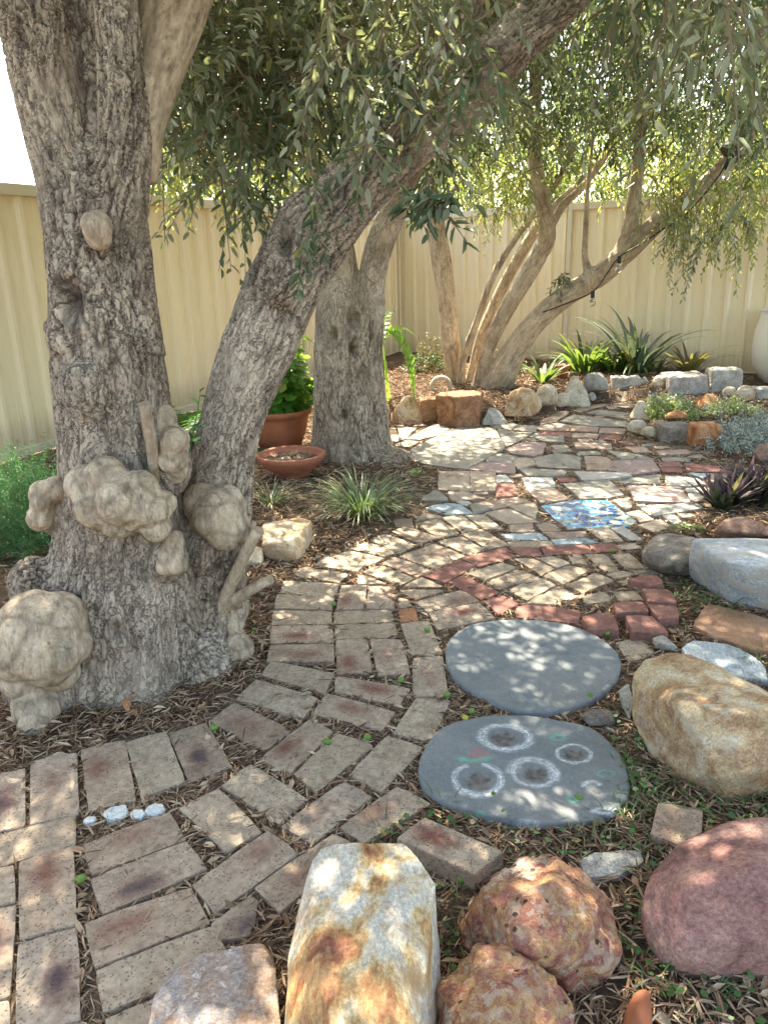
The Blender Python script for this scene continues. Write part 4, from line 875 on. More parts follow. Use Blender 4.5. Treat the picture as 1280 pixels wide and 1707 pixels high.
burl([ball(285,925,2.100,24), ball(292,940,2.090,22), ball(278,942,2.090,18), ball(290,905,2.120,20,1,1,1.4)], .004)
burl([ball(358,858,2.260,46), ball(378,880,2.260,40), ball(375,845,2.280,38), ball(340,840,2.280,36)], .003, 9)
burl([ball(161,378,2.150,26,1,1,1.1), ball(165,398,2.160,22)], .002)
burl([ball(398,1080,2.320,26,1,1,1.1), ball(388,1040,2.370,20)], .003)
def stub(lst, cut=True, mat=M_BURL):
    pts = stem([(x, y, Y, w_ * .78) for x, y, Y, w_ in lst]); bm = bmesh.new(); tube(bm, pts, 16); me = bm_mesh(bm)
    co = get_co(me); a = me.attributes.new('bk', 'FLOAT_VECTOR', 'POINT'); a.data.foreach_set('vector', co.ravel())
    a = me.attributes.new('crack', 'FLOAT', 'POINT'); a.data.foreach_set('value', [max(0, noise.noise(Vector(c) * 60)) for c in co])
    set_co(me, np.array([Vector(c) * (1) + Vector((0, 0, 0)) + noise.noise_vector(Vector(c) * 25) * .003 for c in co]) - np.array(T1))
    smooth(me); o = link('branch_stub', me, [mat, M_CUT], tree1)
    me.polygons[-1].material_index = 1; me.polygons[-1].use_smooth = False
    return o
stub([(258,800,2.12,22),(254,755,2.09,24),(248,715,2.07,26),(240,672,2.05,24)])
stub([(355,1050,2.36,30),(378,990,2.3,30),(402,938,2.25,26),(418,905,2.2,24),(432,884,2.18,24)])
stub([(370,1015,2.36,30),(390,1000,2.3,28),(420,982,2.26,24),(450,966,2.22,22)])
stub([(396,1010,2.35,22),(400,950,2.3,20),(425,870,2.25,10)])
stub([(388,1090,2.36,30),(388,1030,2.36,28),(380,980,2.36,24)])

T2 = Vector((P(600, 770).x, 5.15, 0))
tree2 = thing('olive_tree', T2, 'middle olive whose stout hollowed trunk forks low into two pale stems', 'tree', 'olive trees around the path')
t2a = stem([(592,800,5.2,190),(588,755,5.15,140),(582,700,5.15,120),(578,640,5.15,112),(576,580,5.15,108),(570,520,5.15,92),(566,460,5.15,66),(560,400,5.15,56),(545,330,5.2,48),(525,250,5.3,42),(515,150,5.4,36),(510,20,5.5,32),(520,-120,5.7,30)])
t2b = stem([(622,770,5.1,70),(615,690,5.12,66),(612,600,5.12,54),(618,530,5.1,50),(620,470,5.1,46),(632,410,5.05,48),(658,350,5.0,46),(682,290,4.95,43),(715,220,4.9,38),(770,120,4.85,34),(840,0,4.8,30),(900,-120,4.8,26)])
woody('trunk', [t2a, t2b], [ball(640,775,5.0,45,1.2,1,.7), ball(672,790,5.0,24,1,1,.7), ball(588,760,4.98,18), ball(543,750,5.1,30,1,1,.8), ball(600,600,5.03,30,.8,.6,2)], M_BARK2, tree2, .010, .011, 26, .014, T2, upz=(.75, 1.25), dents=[(W(589,580,4.93), .030, .07), (W(556,556,4.95), .022, .05), (W(588,530,4.96), .035, .06), (W(575,690,4.92), .02, .03)])
T3 = Vector((P(790, 655).x, 7.9, 0))
tree3 = thing('olive_tree', T3, 'rear olive of many smooth pale stems fanning out from one base', 'tree', 'olive trees around the path')
t3 = [stem([(768,668,7.9,50),(758,620,7.9,32),(751,560,7.9,30),(745,500,7.9,32),(735,430,7.9,34),(725,370,7.9,33),(716,280,7.9,30),(706,180,7.9,26),(690,50,7.9,22),(680,-80,8,20)]),
      stem([(768,650,7.7,20),(772,600,7.65,15),(793,540,7.6,13),(818,470,7.5,13),(845,420,7.5,12),(880,370,7.4,12),(925,310,7.3,11),(960,240,7.2,9)]),
      stem([(785,660,7.8,28),(792,600,7.8,19),(809,540,7.8,18),(842,470,7.8,20),(870,420,7.8,20),(895,380,7.8,19),(935,335,7.8,17),(1000,270,7.9,14),(1050,180,8,10)]),
      stem([(800,665,7.6,40),(809,600,7.5,22),(832,540,7.45,25),(872,470,7.4,30),(895,430,7.4,31),(912,395,7.35,31),(906,345,7.3,28),(893,280,7.3,25),(890,180,7.3,22),(896,60,7.3,20),(905,-80,7.3,18)]),
      stem([(815,668,7.5,64),(832,635,7.45,50),(852,595,7.4,44),(888,542,7.3,38),(940,495,7.2,37),(1000,458,7.1,37),(1045,418,7.0,36),(1095,372,6.9,32),(1160,320,6.8,28),(1225,255,6.7,28),(1262,190,6.6,28),(1310,90,6.5,24)]),
      stem([(1035,428,7.03,36),(1047,390,7.0,28),(1055,340,7.0,26),(1064,270,7.0,22),(1066,190,7.0,18),(1058,80,7.1,15),(1050,-60,7.2,12)]),
      stem([(988,470,7.1,22),(975,430,7.15,12),(976,380,7.2,11),(980,310,7.3,9),(990,220,7.4,7)]),
      stem([(906,400,7.38,20),(935,345,7.45,15),(980,300,7.5,13),(1020,230,7.6,10)]),
      stem([(795,650,7.8,16),(800,560,7.9,8),(812,500,8,7),(826,440,8.1,6)])]
woody('trunk', t3, [ball(800,665,7.6,40,1.4,1,.6)], M_BARK3, tree3, .013, .004, 18, .007, T3)
print('trunks')

# ------------------------------------------------------------------ foliage
def unit(a): return a / np.maximum(np.linalg.norm(a, axis=-1, keepdims=True), 1e-9)
def leaves6(Pp, D, N, L, Wd, fold=.25):
    S = unit(np.cross(D, N)); N2 = np.cross(S, D); L = L[:, None]; Wd = Wd[:, None]
    bend = -.12 * L * N2
    v = np.stack([Pp, Pp + D * L * .3 + S * Wd * .5 + N2 * Wd * fold, Pp + D * L * .72 + S * Wd * .4 + N2 * Wd * fold + bend * .5, Pp + D * L + bend,
                  Pp + D * L * .72 - S * Wd * .4 + N2 * Wd * fold + bend * .5, Pp + D * L * .3 - S * Wd * .5 + N2 * Wd * fold], 1)
    n = len(Pp); b0 = (np.arange(n) * 6)[:, None]
    f = np.concatenate([b0 + np.array([[0, 3, 2, 1]]), b0 + np.array([[0, 5, 4, 3]])], 1).reshape(-1, 4)
    return v.reshape(-1, 3), f
def leaves4(Pp, D, N, L, Wd):
    S = unit(np.cross(D, N)); L = L[:, None]; Wd = Wd[:, None]
    v = np.stack([Pp, Pp + D * L * .45 + S * Wd * .5, Pp + D * L, Pp + D * L * .45 - S * Wd * .5], 1)
    n = len(Pp); f = (np.arange(n) * 4)[:, None] + np.array([[0, 1, 2, 3]]); return v.reshape(-1, 3), f
class Geo:
    def __init__(s): s.v = []; s.f = []; s.m = []; s.n = 0
    def add(s, v, f, mi=0): s.v.append(v); s.f.append(f + s.n); s.m.append(np.full(len(f), mi)); s.n += len(v)
    def build(s, name, mats, parent=None, origin=(0, 0, 0), sm=False):
        me = np_mesh(name, np.concatenate(s.v) - np.array(origin), np.concatenate(s.f), 4, np.concatenate(s.m))
        if sm: smooth(me)
        return link(name, me, mats, parent, None if parent is not None else origin)
def twigs(geo, tw, starts, D0, length, droop, nleaf, L, Wd, mi, spread=.75, tips=None):
    """starts (n,3), D0 (n,3) unit; vectorised twigs with paired leaves"""
    n = len(starts); K = nleaf
    t = (np.arange(K) + .6) / K; t = np.repeat(t[None], n, 0); Ln = length[:, None, None]; tt = t[..., None]
    down = np.array([0, 0, -1.])
    pos = starts[:, None] + (D0[:, None] * tt + down * droop * tt ** 2) * Ln
    wob = rng.normal(0, .012, (n, K, 3)); pos = pos + wob * .4
    tan = unit(D0[:, None] + 2 * droop * down * tt)
    rnd = unit(rng.normal(size=(n, 1, 3))); side = unit(np.cross(tan, rnd)); sgn = np.where(np.arange(K) % 2, 1, -1)[None, :, None]
    side = side * sgn + rng.normal(0, .35, (n, K, 3))
    d = unit(tan * .75 + side * spread + down * .25)
    N = unit(np.array([0, 0, 1.]) + rng.normal(0, .55, (n, K, 3)))
    l = L * rng.uniform(.65, 1.25, (n, K)) * (1.05 - .35 * t); w_ = Wd * rng.uniform(.75, 1.25, (n, K))
    v, f = leaves6(pos.reshape(-1, 3), d.reshape(-1, 3), N.reshape(-1, 3), l.ravel(), w_.ravel()); geo.add(v, f, mi)
    # twig stems: flat cross of two strips
    Q = 5; s = np.linspace(-.12, 1, Q)[None, :, None]; c_ = starts[:, None] + (D0[:, None] * s + down * droop * s * np.abs(s)) * Ln
    rad = (.0028 * np.linspace(1.2, .35, Q))[None, :, None] * (L / .06)
    a = unit(np.cross(D0, unit(rng.normal(size=(n, 3)))))[:, None]; b2 = unit(np.cross(D0[:, None], a))
    for ax in (a, b2):
        v = np.stack([c_ + ax * rad, c_ - ax * rad], 2).reshape(-1, 3); i0 = (np.arange(n) * Q * 2)[:, None, None]; j = (np.arange(Q - 1) * 2)[None, :, None]
        tw.add(v, (i0 + j + np.array([0, 1, 3, 2])[None, None]).reshape(-1, 4), 0)
def region(n, x0, x1, y0, y1, Y0, Y1):
    out = []
    for _ in range(n): out.append(W(random.uniform(x0, x1), random.uniform(y0, y1), random.uniform(Y0, Y1)))
    return np.array(out)
def clump(pts, thr, sc=1.6, seed=0):
    keep = [noise.noise(Vector(p) * sc + Vector((seed, 0, 0))) > thr for p in pts]; return pts[np.array(keep, bool)]
def dirs(n, down=.8, side=1.0):
    d = rng.normal(0, side, (n, 3)); d[:, 2] = d[:, 2] * .4 - down; return unit(d)
def crown(tree, origin, specs, mats, name='crown'):
    g = Geo(); t = Geo()
    for s in specs:
        pts = region(s['n'], *s['r'])
        if 'thr' in s: pts = clump(pts, s['thr'], s.get('sc', 1.6), s.get('seed', 0))
        n = len(pts)
        if not n: continue
        twigs(g, t, pts, dirs(n, s.get('down', .7), s.get('side', .8)), s.get('len', .35) * rng.uniform(.6, 1.3, n), s.get('droop', .45), s.get('k', 22), s.get('L', .06), s.get('W', .013), s.get('m', 0), s.get('spread', .75))
    g.build(name, mats, tree, origin); t.build('twigs', M_TWIG, tree, origin); return g.n
c1 = [
 dict(n=310, r=(255,620,-90,140,3.0,4.3), len=.42, k=18, L=.072, W=.0165, side=1.1, down=.25, droop=.3, spread=1.1),
 dict(n=110, r=(250,500,110,255,3.1,4.2), len=.34, k=14, L=.078, W=.018, side=1.1, down=.3, droop=.3, spread=1.0),
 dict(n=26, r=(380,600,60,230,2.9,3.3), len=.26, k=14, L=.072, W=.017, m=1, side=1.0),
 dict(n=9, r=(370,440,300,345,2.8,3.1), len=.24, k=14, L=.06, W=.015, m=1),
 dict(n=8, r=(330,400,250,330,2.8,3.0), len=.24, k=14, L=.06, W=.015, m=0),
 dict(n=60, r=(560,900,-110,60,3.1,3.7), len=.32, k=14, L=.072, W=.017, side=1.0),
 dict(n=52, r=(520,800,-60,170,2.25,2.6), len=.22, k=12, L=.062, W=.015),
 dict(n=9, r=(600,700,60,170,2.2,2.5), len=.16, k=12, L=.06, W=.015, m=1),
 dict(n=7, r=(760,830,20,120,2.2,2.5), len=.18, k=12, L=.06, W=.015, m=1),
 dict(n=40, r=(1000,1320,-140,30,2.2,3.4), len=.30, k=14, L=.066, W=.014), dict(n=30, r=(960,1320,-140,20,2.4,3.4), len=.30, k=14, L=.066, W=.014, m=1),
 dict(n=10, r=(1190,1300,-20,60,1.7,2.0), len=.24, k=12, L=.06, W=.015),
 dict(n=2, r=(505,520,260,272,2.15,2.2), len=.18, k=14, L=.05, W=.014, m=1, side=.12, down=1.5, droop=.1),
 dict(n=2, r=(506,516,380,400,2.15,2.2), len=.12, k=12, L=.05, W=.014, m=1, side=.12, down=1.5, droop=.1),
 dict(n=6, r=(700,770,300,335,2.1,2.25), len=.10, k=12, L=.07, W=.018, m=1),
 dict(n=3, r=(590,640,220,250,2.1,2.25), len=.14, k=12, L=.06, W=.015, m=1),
]
nn = crown(tree1, T1, c1, [M_LEAF, M_LEAFD, M_LEAF3])
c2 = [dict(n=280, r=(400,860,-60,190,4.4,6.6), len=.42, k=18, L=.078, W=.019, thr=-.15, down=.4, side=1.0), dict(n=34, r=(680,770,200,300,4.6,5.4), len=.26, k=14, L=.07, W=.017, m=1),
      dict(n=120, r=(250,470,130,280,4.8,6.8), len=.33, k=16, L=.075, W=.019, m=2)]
nn += crown(tree2, T2, c2, [M_LEAF, M_LEAFD, M_LEAF3])
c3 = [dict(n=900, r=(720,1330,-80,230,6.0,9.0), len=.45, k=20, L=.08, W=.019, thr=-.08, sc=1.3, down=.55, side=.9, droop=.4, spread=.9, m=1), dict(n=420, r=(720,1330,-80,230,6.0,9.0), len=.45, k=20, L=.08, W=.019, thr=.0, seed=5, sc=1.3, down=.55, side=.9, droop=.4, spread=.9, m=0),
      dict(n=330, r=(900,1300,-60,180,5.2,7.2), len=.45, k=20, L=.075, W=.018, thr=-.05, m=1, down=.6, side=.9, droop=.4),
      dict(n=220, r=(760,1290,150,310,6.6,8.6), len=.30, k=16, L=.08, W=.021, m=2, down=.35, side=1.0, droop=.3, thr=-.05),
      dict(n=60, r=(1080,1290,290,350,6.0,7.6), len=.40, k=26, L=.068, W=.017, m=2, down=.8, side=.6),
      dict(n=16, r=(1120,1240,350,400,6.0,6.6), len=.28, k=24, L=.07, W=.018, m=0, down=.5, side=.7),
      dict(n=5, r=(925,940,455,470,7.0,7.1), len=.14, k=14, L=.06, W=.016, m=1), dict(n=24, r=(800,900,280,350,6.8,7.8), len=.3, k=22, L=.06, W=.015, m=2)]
nn += crown(tree3, T3, c3, [M_LEAF, M_LEAFD, M_LEAF3])
# the parts of the crowns overhead, which throw the dappled shade
def overhead(tree, origin, n, x0, x1, y0, y1, z0, z1, thr, seed, L=.085, Wd=.026, sc=.9, hole=None, name='upper_crown'):
    p = np.stack([rng.uniform(x0, x1, n), rng.uniform(y0, y1, n), rng.uniform(z0, z1, n)], 1)
    nz = np.array([noise.noise(Vector((q[0] * sc, q[1] * sc, q[2] * sc * .6 + seed))) + .5 * noise.noise(Vector((q[0] * 3.1, q[1] * 3.1, q[2] * 2 + seed))) for q in p])
    p = p[nz > thr]
    if hole is not None:
        k = np.ones(len(p), bool)
        for hx, hy, hr in hole:      # leaves thinned to let sun onto chosen spots; (hx, hy) = where on the ground the sun comes through
            sx = p[:, 0] - D2S.x / D2S.z * p[:, 2]; sy = p[:, 1] - D2S.y / D2S.z * p[:, 2]
            k &= (((sx - hx) ** 2 + (sy - hy) ** 2) > hr ** 2 * rng.uniform(.5, 1.3, len(p))) | (rng.uniform(size=len(p)) < .42)
        p = p[k]
    m = len(p); D = unit(rng.normal(0, 1, (m, 3)) * [1, 1, .6] + [0, 0, -.4]); N = unit(np.array([0, 0, 1.]) + rng.normal(0, .6, (m, 3)))
    v, f = leaves4(p, D, N, L * rng.uniform(.7, 1.3, m), Wd * rng.uniform(.8, 1.2, m))
    g = Geo(); g.add(v, f); g.build(name, [M_LEAF], tree, origin); return m
h1 = P(745, 735); h2 = P(800, 820); h3 = P(640, 960); h4 = P(1020, 745)
HOLES = [(h1.x, h1.y, .55), (h2.x, h2.y, .25), (h4.x, h4.y, .36), (h3.x, h3.y, .20)]
nn += overhead(tree1, T1, 120000, -2.6, 3.6, .2, 5.0, 2.5, 3.9, -.12, 3, hole=HOLES)
nn += overhead(tree2, T2, 60000, -2.4, 3.8, 5.0, 7.6, 2.75, 4.2, -.05, 11, hole=HOLES)
nn += overhead(tree3, T3, 24000, -.6, 5.5, 6.6, 9.5, 2.9, 4.3, -.02, 23, hole=HOLES)
print('leaves', nn)
# trees beyond the fence
for (px, Yd, rad_, h, lab) in [(300, 13.5, 1.9, 3.2, 'bushy green tree over the left fence, between the two left trunks'), (560, 15, 2.2, 3.8, 'tall green tree beyond the fence corner'), (820, 16, 2.2, 3.4, 'yellow-green tree beyond the back fence, behind the fanned stems'), (1040, 15.5, 2.3, 3.6, 'bright green tree beyond the back fence, behind the leaning limb'), (1260, 14.0, 1.8, 3.3, 'green tree beyond the back fence at the far right')]:
    c0 = W(px, 434, Yd); org = Vector((c0.x, c0.y, 0)); t = thing('garden_tree', org, lab, 'tree', 'trees beyond the fence')
    n = 17000; u = unit(rng.normal(size=(n, 3))); rr = rng.uniform(.35, 1, n) ** .5
    lum = np.array([.75 + .55 * noise.noise(Vector(q) * 2.2 + Vector((px, 0, 0))) for q in u]); p = u * (rr * lum * rad_)[:, None] * [1, 1, .85] + [org.x, org.y, h * .72]
    p = p[p[:, 2] > .3]; m = len(p); D = unit(rng.normal(size=(m, 3)) + [0, 0, -.3]); v, f = leaves4(p, D, unit(rng.normal(0, .7, (m, 3)) + [0, 0, 1]), rng.uniform(.07, .13, m), rng.uniform(.03, .05, m))
    g = Geo(); g.add(v, f); g.build('crown', [M_BUSH], t, org)
    bm = bmesh.new(); tube(bm, [(Vector((0, 0, -.1)), .14), (Vector((.05, 0, 1.0)), .11), (Vector((-.05, .05, h * .8)), .05)], 10)
    for q in range(4): tube(bm, [(Vector((0, 0, 1.0 + .2 * q)), .05), (Vector((math.cos(q * 1.7) * .8, math.sin(q * 1.7) * .8, h * .75)), .02)], 8)
    me = bm_mesh(bm); a = me.attributes.new('bk', 'FLOAT_VECTOR', 'POINT'); a.data.foreach_set('vector', get_co(me).ravel()); link('trunk', smooth(me), M_BARK3, t)
# neighbour's house with red roof, glimpsed at right
hp = W(1290, 330, 19); hs = thing('neighbour_house', (hp.x + 2, hp.y + 2, 0), 'red-roofed house glimpsed through leaves beyond the right end of the fence', 'house')
bm = bmesh.new(); bmesh.ops.create_cube(bm, size=1, matrix=Matrix.Translation((0, 0, 1.2)) @ Matrix.Diagonal((6, 4, 2.4, 1))); link('wall', bm_mesh(bm), simple('cream_render', (.55, .5, .42), .9), hs)
me = bpy.data.meshes.new('r'); me.from_pydata([(-3.4,-2.4,2.402),(3.4,-2.4,2.402),(3.4,2.4,2.402),(-3.4,2.4,2.402),(-2,0,3.9),(2,0,3.9)], [], [(0,1,5,4),(1,2,5),(2,3,4,5),(3,0,4),(3,2,1,0)]); link('roof', me, M_ROOF, hs)

# ------------------------------------------------------------------ plants
def blades(geo, base, n, L, Wd, spread, droop, mi=0, seg=6, up=1.0, taper=.7, r0=.03, fold=.15):
    for _ in range(n):
        a = random.uniform(0, 2 * math.pi); out = Vector((math.cos(a), math.sin(a), 0)); sp_ = spread * random.uniform(.35, 1.1)
        l = L * random.uniform(.65, 1.15); w_ = Wd * random.uniform(.8, 1.2); p = Vector(base) + out * r0 * random.random(); d = (out * sp_ + Vector((0, 0, up))).normalized()
        side = out.cross(Vector((0, 0, 1))); side = (side + Vector((random.uniform(-.2, .2),) * 3)).normalized(); vs = []
        for i in range(seg + 1):
            t = i / seg; ww = w_ * (min(1, .45 + 2.2 * t) if t < .35 else 1 - ((t - .35) / .65) ** (1 / taper) * .97) / 2
            nrm = side.cross(d); vs += [p + side * ww + nrm * ww * fold, p - side * ww + nrm * ww * fold]
            d = (d + (out * .25 - Vector((0, 0, 1))) * droop * (.25 + t) / seg * 2.0).normalized(); p = p + d * l / seg
        v = np.array([list(x) for x in vs]); f = np.array([[2 * i, 2 * i + 1, 2 * i + 3, 2 * i + 2] for i in range(seg)]); geo.add(v, f, mi)
def plant(name, px, py, label, cat, mats, fn, zb=0.0, group=None, part=True):
    b0 = P(px, py, zb); g = Geo(); fn(g, b0); o = g.build(name, mats, None, tuple(b0)); return props(o, label, cat, group)
plant('grass_tussock', 605, 862, 'large spiky green grass tussock at the foot of the middle olive', 'grass tussock', [M_GRASS, M_STRAW], lambda g, b0: (blades(g, b0, 340, .34, .0055, 1.0, .9, 0, 7, r0=.09), blades(g, b0, 40, .22, .005, 1.6, .8, 1, 5, r0=.09)), group='grass tussocks')
plant('grass_tussock', 452, 840, 'smaller sparse grey-green tussock in front of the terracotta bowl', 'grass tussock', [M_GRASS, M_STRAW], lambda g, b0: (blades(g, b0, 70, .22, .006, 1.4, .8, 0, 6, r0=.06), blades(g, b0, 25, .2, .005, 1.8, .7, 1, 5, r0=.06)), group='grass tussocks')
GB = 'strappy plants in the rear bed'
plant('bromeliad', 905, 640, 'low green strappy plant right of the leaning limb base', 'bromeliad', [M_STRAP], lambda g, b0: blades(g, b0, 34, .34, .035, .9, .7, 0, 7, r0=.05), .05, GB)
plant('bromeliad', 975, 622, 'broad green strappy clump, left one of the largest pair', 'bromeliad', [M_STRAP, M_BRONZE], lambda g, b0: (blades(g, b0, 60, .58, .048, .9, .75, 0, 8, r0=.15), blades(g, b0, 10, .4, .04, .9, .7, 1, 7, r0=.15)), .05, GB)
plant('bromeliad', 1025, 622, 'broad green strappy clump in front of the staghorn', 'bromeliad', [M_STRAP, M_BRONZE], lambda g, b0: (blades(g, b0, 48, .52, .046, 1.0, .75, 0, 8, r0=.12), blades(g, b0, 10, .36, .04, .9, .7, 1, 7, r0=.12)), .05, GB)
plant('staghorn_fern', 1060, 621, 'tall grey-green staghorn-like plant against the back fence', 'fern', [M_STAG, M_STRAP], lambda g, b0: (blades(g, b0, 30, .85, .085, .8, .75, 0, 8, r0=.08, taper=1.4), blades(g, b0, 14, .5, .06, 1.2, 1.0, 1, 8, r0=.08)), .08)
plant('bromeliad', 1148, 628, 'bronze-tipped arching bromeliad behind the long grey block', 'bromeliad', [M_BRONZE, M_STRAP], lambda g, b0: (blades(g, b0, 28, .56, .036, 1.0, .75, 0, 8, r0=.04), blades(g, b0, 10, .4, .03, .8, .6, 1, 8, r0=.04)), .05, GB)
plant('bromeliad', 1092, 625, 'thin dark green bromeliad between staghorn and bronze bromeliad', 'bromeliad', [M_STRAP], lambda g, b0: blades(g, b0, 12, .34, .022, .8, .6, 0, 7, r0=.03), .05, GB)
plant('purple_rhoeo', 1262, 842, 'spiky green plant with purple undersides above the blue block', 'plant', [M_RHOEO, M_STRAP], lambda g, b0: [blades(g, b0 + Vector((random.uniform(-.22, .4), random.uniform(-.1, .25), 0)), 30, .21, .030, 1.1, .3, 0, 6, r0=.03, taper=.8) for _ in range(16)])
def leafcloud(g, c_, n, R3, L, Wd, mi=0, up=.5, k=8, tl=.12, droop=.2):
    tw_ = Geo(); u = unit(rng.normal(size=(n, 3))); u[:, 2] = np.abs(u[:, 2]); rr = rng.uniform(.3, 1, n) ** .5
    pts = np.array(c_) + u * rr[:, None] * np.array(R3); D = unit(u + [0, 0, up] + rng.normal(0, .3, (n, 3)))
    twigs(g, g, pts - D * tl, D, np.full(n, tl), droop, k, L, Wd, mi, .8)
plant('silver_bush', 1255, 735, 'spreading silver-leaved bush spilling over the right bed', 'bush', [M_SILVER], lambda g, b0: [leafcloud(g, b0 + Vector(o_), 330, (.42, .38, .20), .032, .009) for o_ in ((0, 0, 0), (.35, .25, .02), (-.12, -.25, -.02), (.25, -.35, 0))])
plant('flowering_shrub', 1115, 695, 'pale lime-leaved shrub with white blooms behind the cream rocks', 'shrub', [M_LIME, M_SILVER], lambda g, b0: (leafcloud(g, b0, 260, (.30, .25, .22), .035, .012), leafcloud(g, b0 + Vector((0, .05, .05)), 60, (.28, .22, .22), .03, .013, 1)))
plant('flowering_shrub', 1215, 690, 'wispy pale shrub behind the silver bush', 'shrub', [M_LIME, M_SILVER], lambda g, b0: (leafcloud(g, b0, 110, (.32, .2, .20), .032, .01), leafcloud(g, b0, 90, (.3, .2, .2), .03, .01, 1)))
plant('lime_seedling', 1150, 885, 'small bright lime-green weed beside the brown-grey rock', 'weed', [M_LIME], lambda g, b0: leafcloud(g, b0, 26, (.10, .06, .04), .035, .018, tl=.05))
plant('lime_seedling', 692, 795, 'tiny lime-green seedling at the foot of the middle olive', 'weed', [M_LIME], lambda g, b0: leafcloud(g, b0, 12, (.03, .03, .06), .03, .012, tl=.05))
plant('dark_shrub', 715, 622, 'dark low shrub against the fence left of the fanned stems', 'shrub', [M_BRONZE, M_LEAFD], lambda g, b0: (leafcloud(g, b0, 160, (.35, .2, .3), .035, .014, 1), leafcloud(g, b0, 60, (.25, .2, .5), .03, .012, 0)), .05)
plant('dark_shrub', 845, 625, 'dark wiry shrub seen between the fanned olive stems', 'shrub', [M_LEAFD, M_BRONZE], lambda g, b0: (leafcloud(g, b0, 120, (.3, .2, .26), .035, .012, 0), leafcloud(g, b0, 30, (.22, .2, .5), .03, .012, 1)), .05)
plant('asparagus_fern', 25, 935, 'feathery green asparagus fern beside the left trunk', 'fern', [M_ASP], lambda g, b0: ([leafcloud(g, b0 + Vector((random.uniform(-.55, .12), random.uniform(-.2, .8), random.uniform(0, .1))), 150, (.30, .30, .42), .022, .0025, k=34, tl=.2) for _ in range(9)], leafcloud(g, b0 + Vector((.02, .5, .25)), 10, (.12, .15, .32), .02, .0025, k=30, tl=.25)))
# fern fronds
def frond(g, base, d, L, mi=0, wid=.12, n=22, droop=.5, lobed=False, pw=None):
    d = Vector(d).normalized(); p = Vector(base); side = d.cross(Vector((0, 0, 1))).normalized(); Pp = []; D = []; Ls = []; prev = []
    for i in range(n):
        t = i / (n - 1); d = (d + Vector((0, 0, -1)) * droop / n * (1 + t)).normalized(); q = p + d * L / n
        ln = wid * math.sin(math.pi * (.12 + .88 * t) ** .8) + .008
        for s in (-1, 1): Pp.append(list(q)); D.append(list((side * s + d * .35).normalized())); Ls.append(ln * random.uniform(.85, 1.1))
        prev.append((p.copy(), q.copy())); p = q
    Pp = np.array(Pp); D = np.array(D); Ls = np.array(Ls); N = np.tile(np.array(side.cross(d)) * -1, (len(Pp), 1)); N[N[:, 2] < 0] *= -1
    v, f = leaves6(Pp, unit(D), unit(N + rng.normal(0, .15, N.shape)), Ls, np.full(len(Pp), pw or L / n * 1.15), .05); g.add(v, f, mi)
    r_ = .003; vs = []
    for a, c_ in prev: vs += [a + side * r_, a - side * r_]
    vs += [prev[-1][1] + side * r_, prev[-1][1] - side * r_]; g.add(np.array([list(x) for x in vs]), np.array([[2 * i, 2 * i + 1, 2 * i + 3, 2 * i + 2] for i in range(n)]), mi)
def fern(g, b0, n, L, wid):
    for i in range(n):
        a = random.uniform(0, 6.283); frond(g, b0, (math.cos(a), math.sin(a), random.uniform(.7, 1.3)), L * random.uniform(.7, 1.1), 0, wid, 26, 1.0)
plant('fern', 312, 742, 'green fern showing between the trunk and the leaning stem', 'fern', [M_FERN], lambda g, b0: (fern(g, b0, 18, .75, .12)), group='ferns')
plant('fern', 418, 765, 'small dark fern left of the terracotta pot', 'fern', [M_FERN], lambda g, b0: fern(g, b0, 12, .28, .05), group='ferns')
def philo(g, b0):
    a = W(636, 548, 5.75)
    frond(g, a, (.75, -.35, .12), .62, 0, .075, 13, 3.4, pw=.085)
    for (dx, dy, dz, L) in ((.1, -.2, 1.2, .35), (-.3, .1, 1.2, .3), (.5, .1, 1.0, .3)): frond(g, a - Vector((0, 0, .1)), (dx, dy, dz), L, 0, .05, 10, 1.6, pw=.05)
    for k in range(4): g.add(np.array([list(b0 + Vector((.01 * k, 0, 0))), list(b0 + Vector((.01 * k + .008, 0, 0))), list(a + Vector((.008, 0, -.1 * k / 4))), list(a + Vector((0, 0, -.1 * k / 4)))]), np.array([[0, 1, 2, 3]]))
plant('philodendron', 645, 668, 'lobed bright green leaf arching over rocks right of middle trunk', 'plant', [M_GERA], philo, .05)
# cactus
cp_ = P(795, 585, .05); t = thing('columnar_cactus', cp_, 'thin dark upright cactus seen between the fanned stems and fence', 'cactus')
bm = bmesh.new()
for (z0, z1, r_, dx) in ((0, .30, .05, -.03), (.29, .62, .055, 0), (.58, .78, .035, .05)):
    seg = 12; rings = []
    for i in range(9):
        t_ = i / 8; z = z0 + (z1 - z0) * t_; rr = r_ * math.sin(math.pi * (.08 + .86 * t_)) ** .45
        rings.append([bm.verts.new((dx * 1.0 + math.cos(2 * math.pi * k / seg) * rr * (1 if k % 2 else .72), math.sin(2 * math.pi * k / seg) * rr * (1 if k % 2 else .72), z)) for k in range(seg)])
    for i in range(8):
        for k in range(seg): bm.faces.new((rings[i][k], rings[i][(k + 1) % seg], rings[i + 1][(k + 1) % seg], rings[i + 1][k]))
    bm.faces.new(rings[0][::-1]); bm.faces.new(rings[-1])
link('stem', bm_mesh(bm), M_CACTUS, t)
g = Geo(); blades(g, (0, 0, .5), 30, .03, .003, 2.5, 0, 0, 2, up=.3, r0=.05); g.build('spines', [M_STRAW], t)

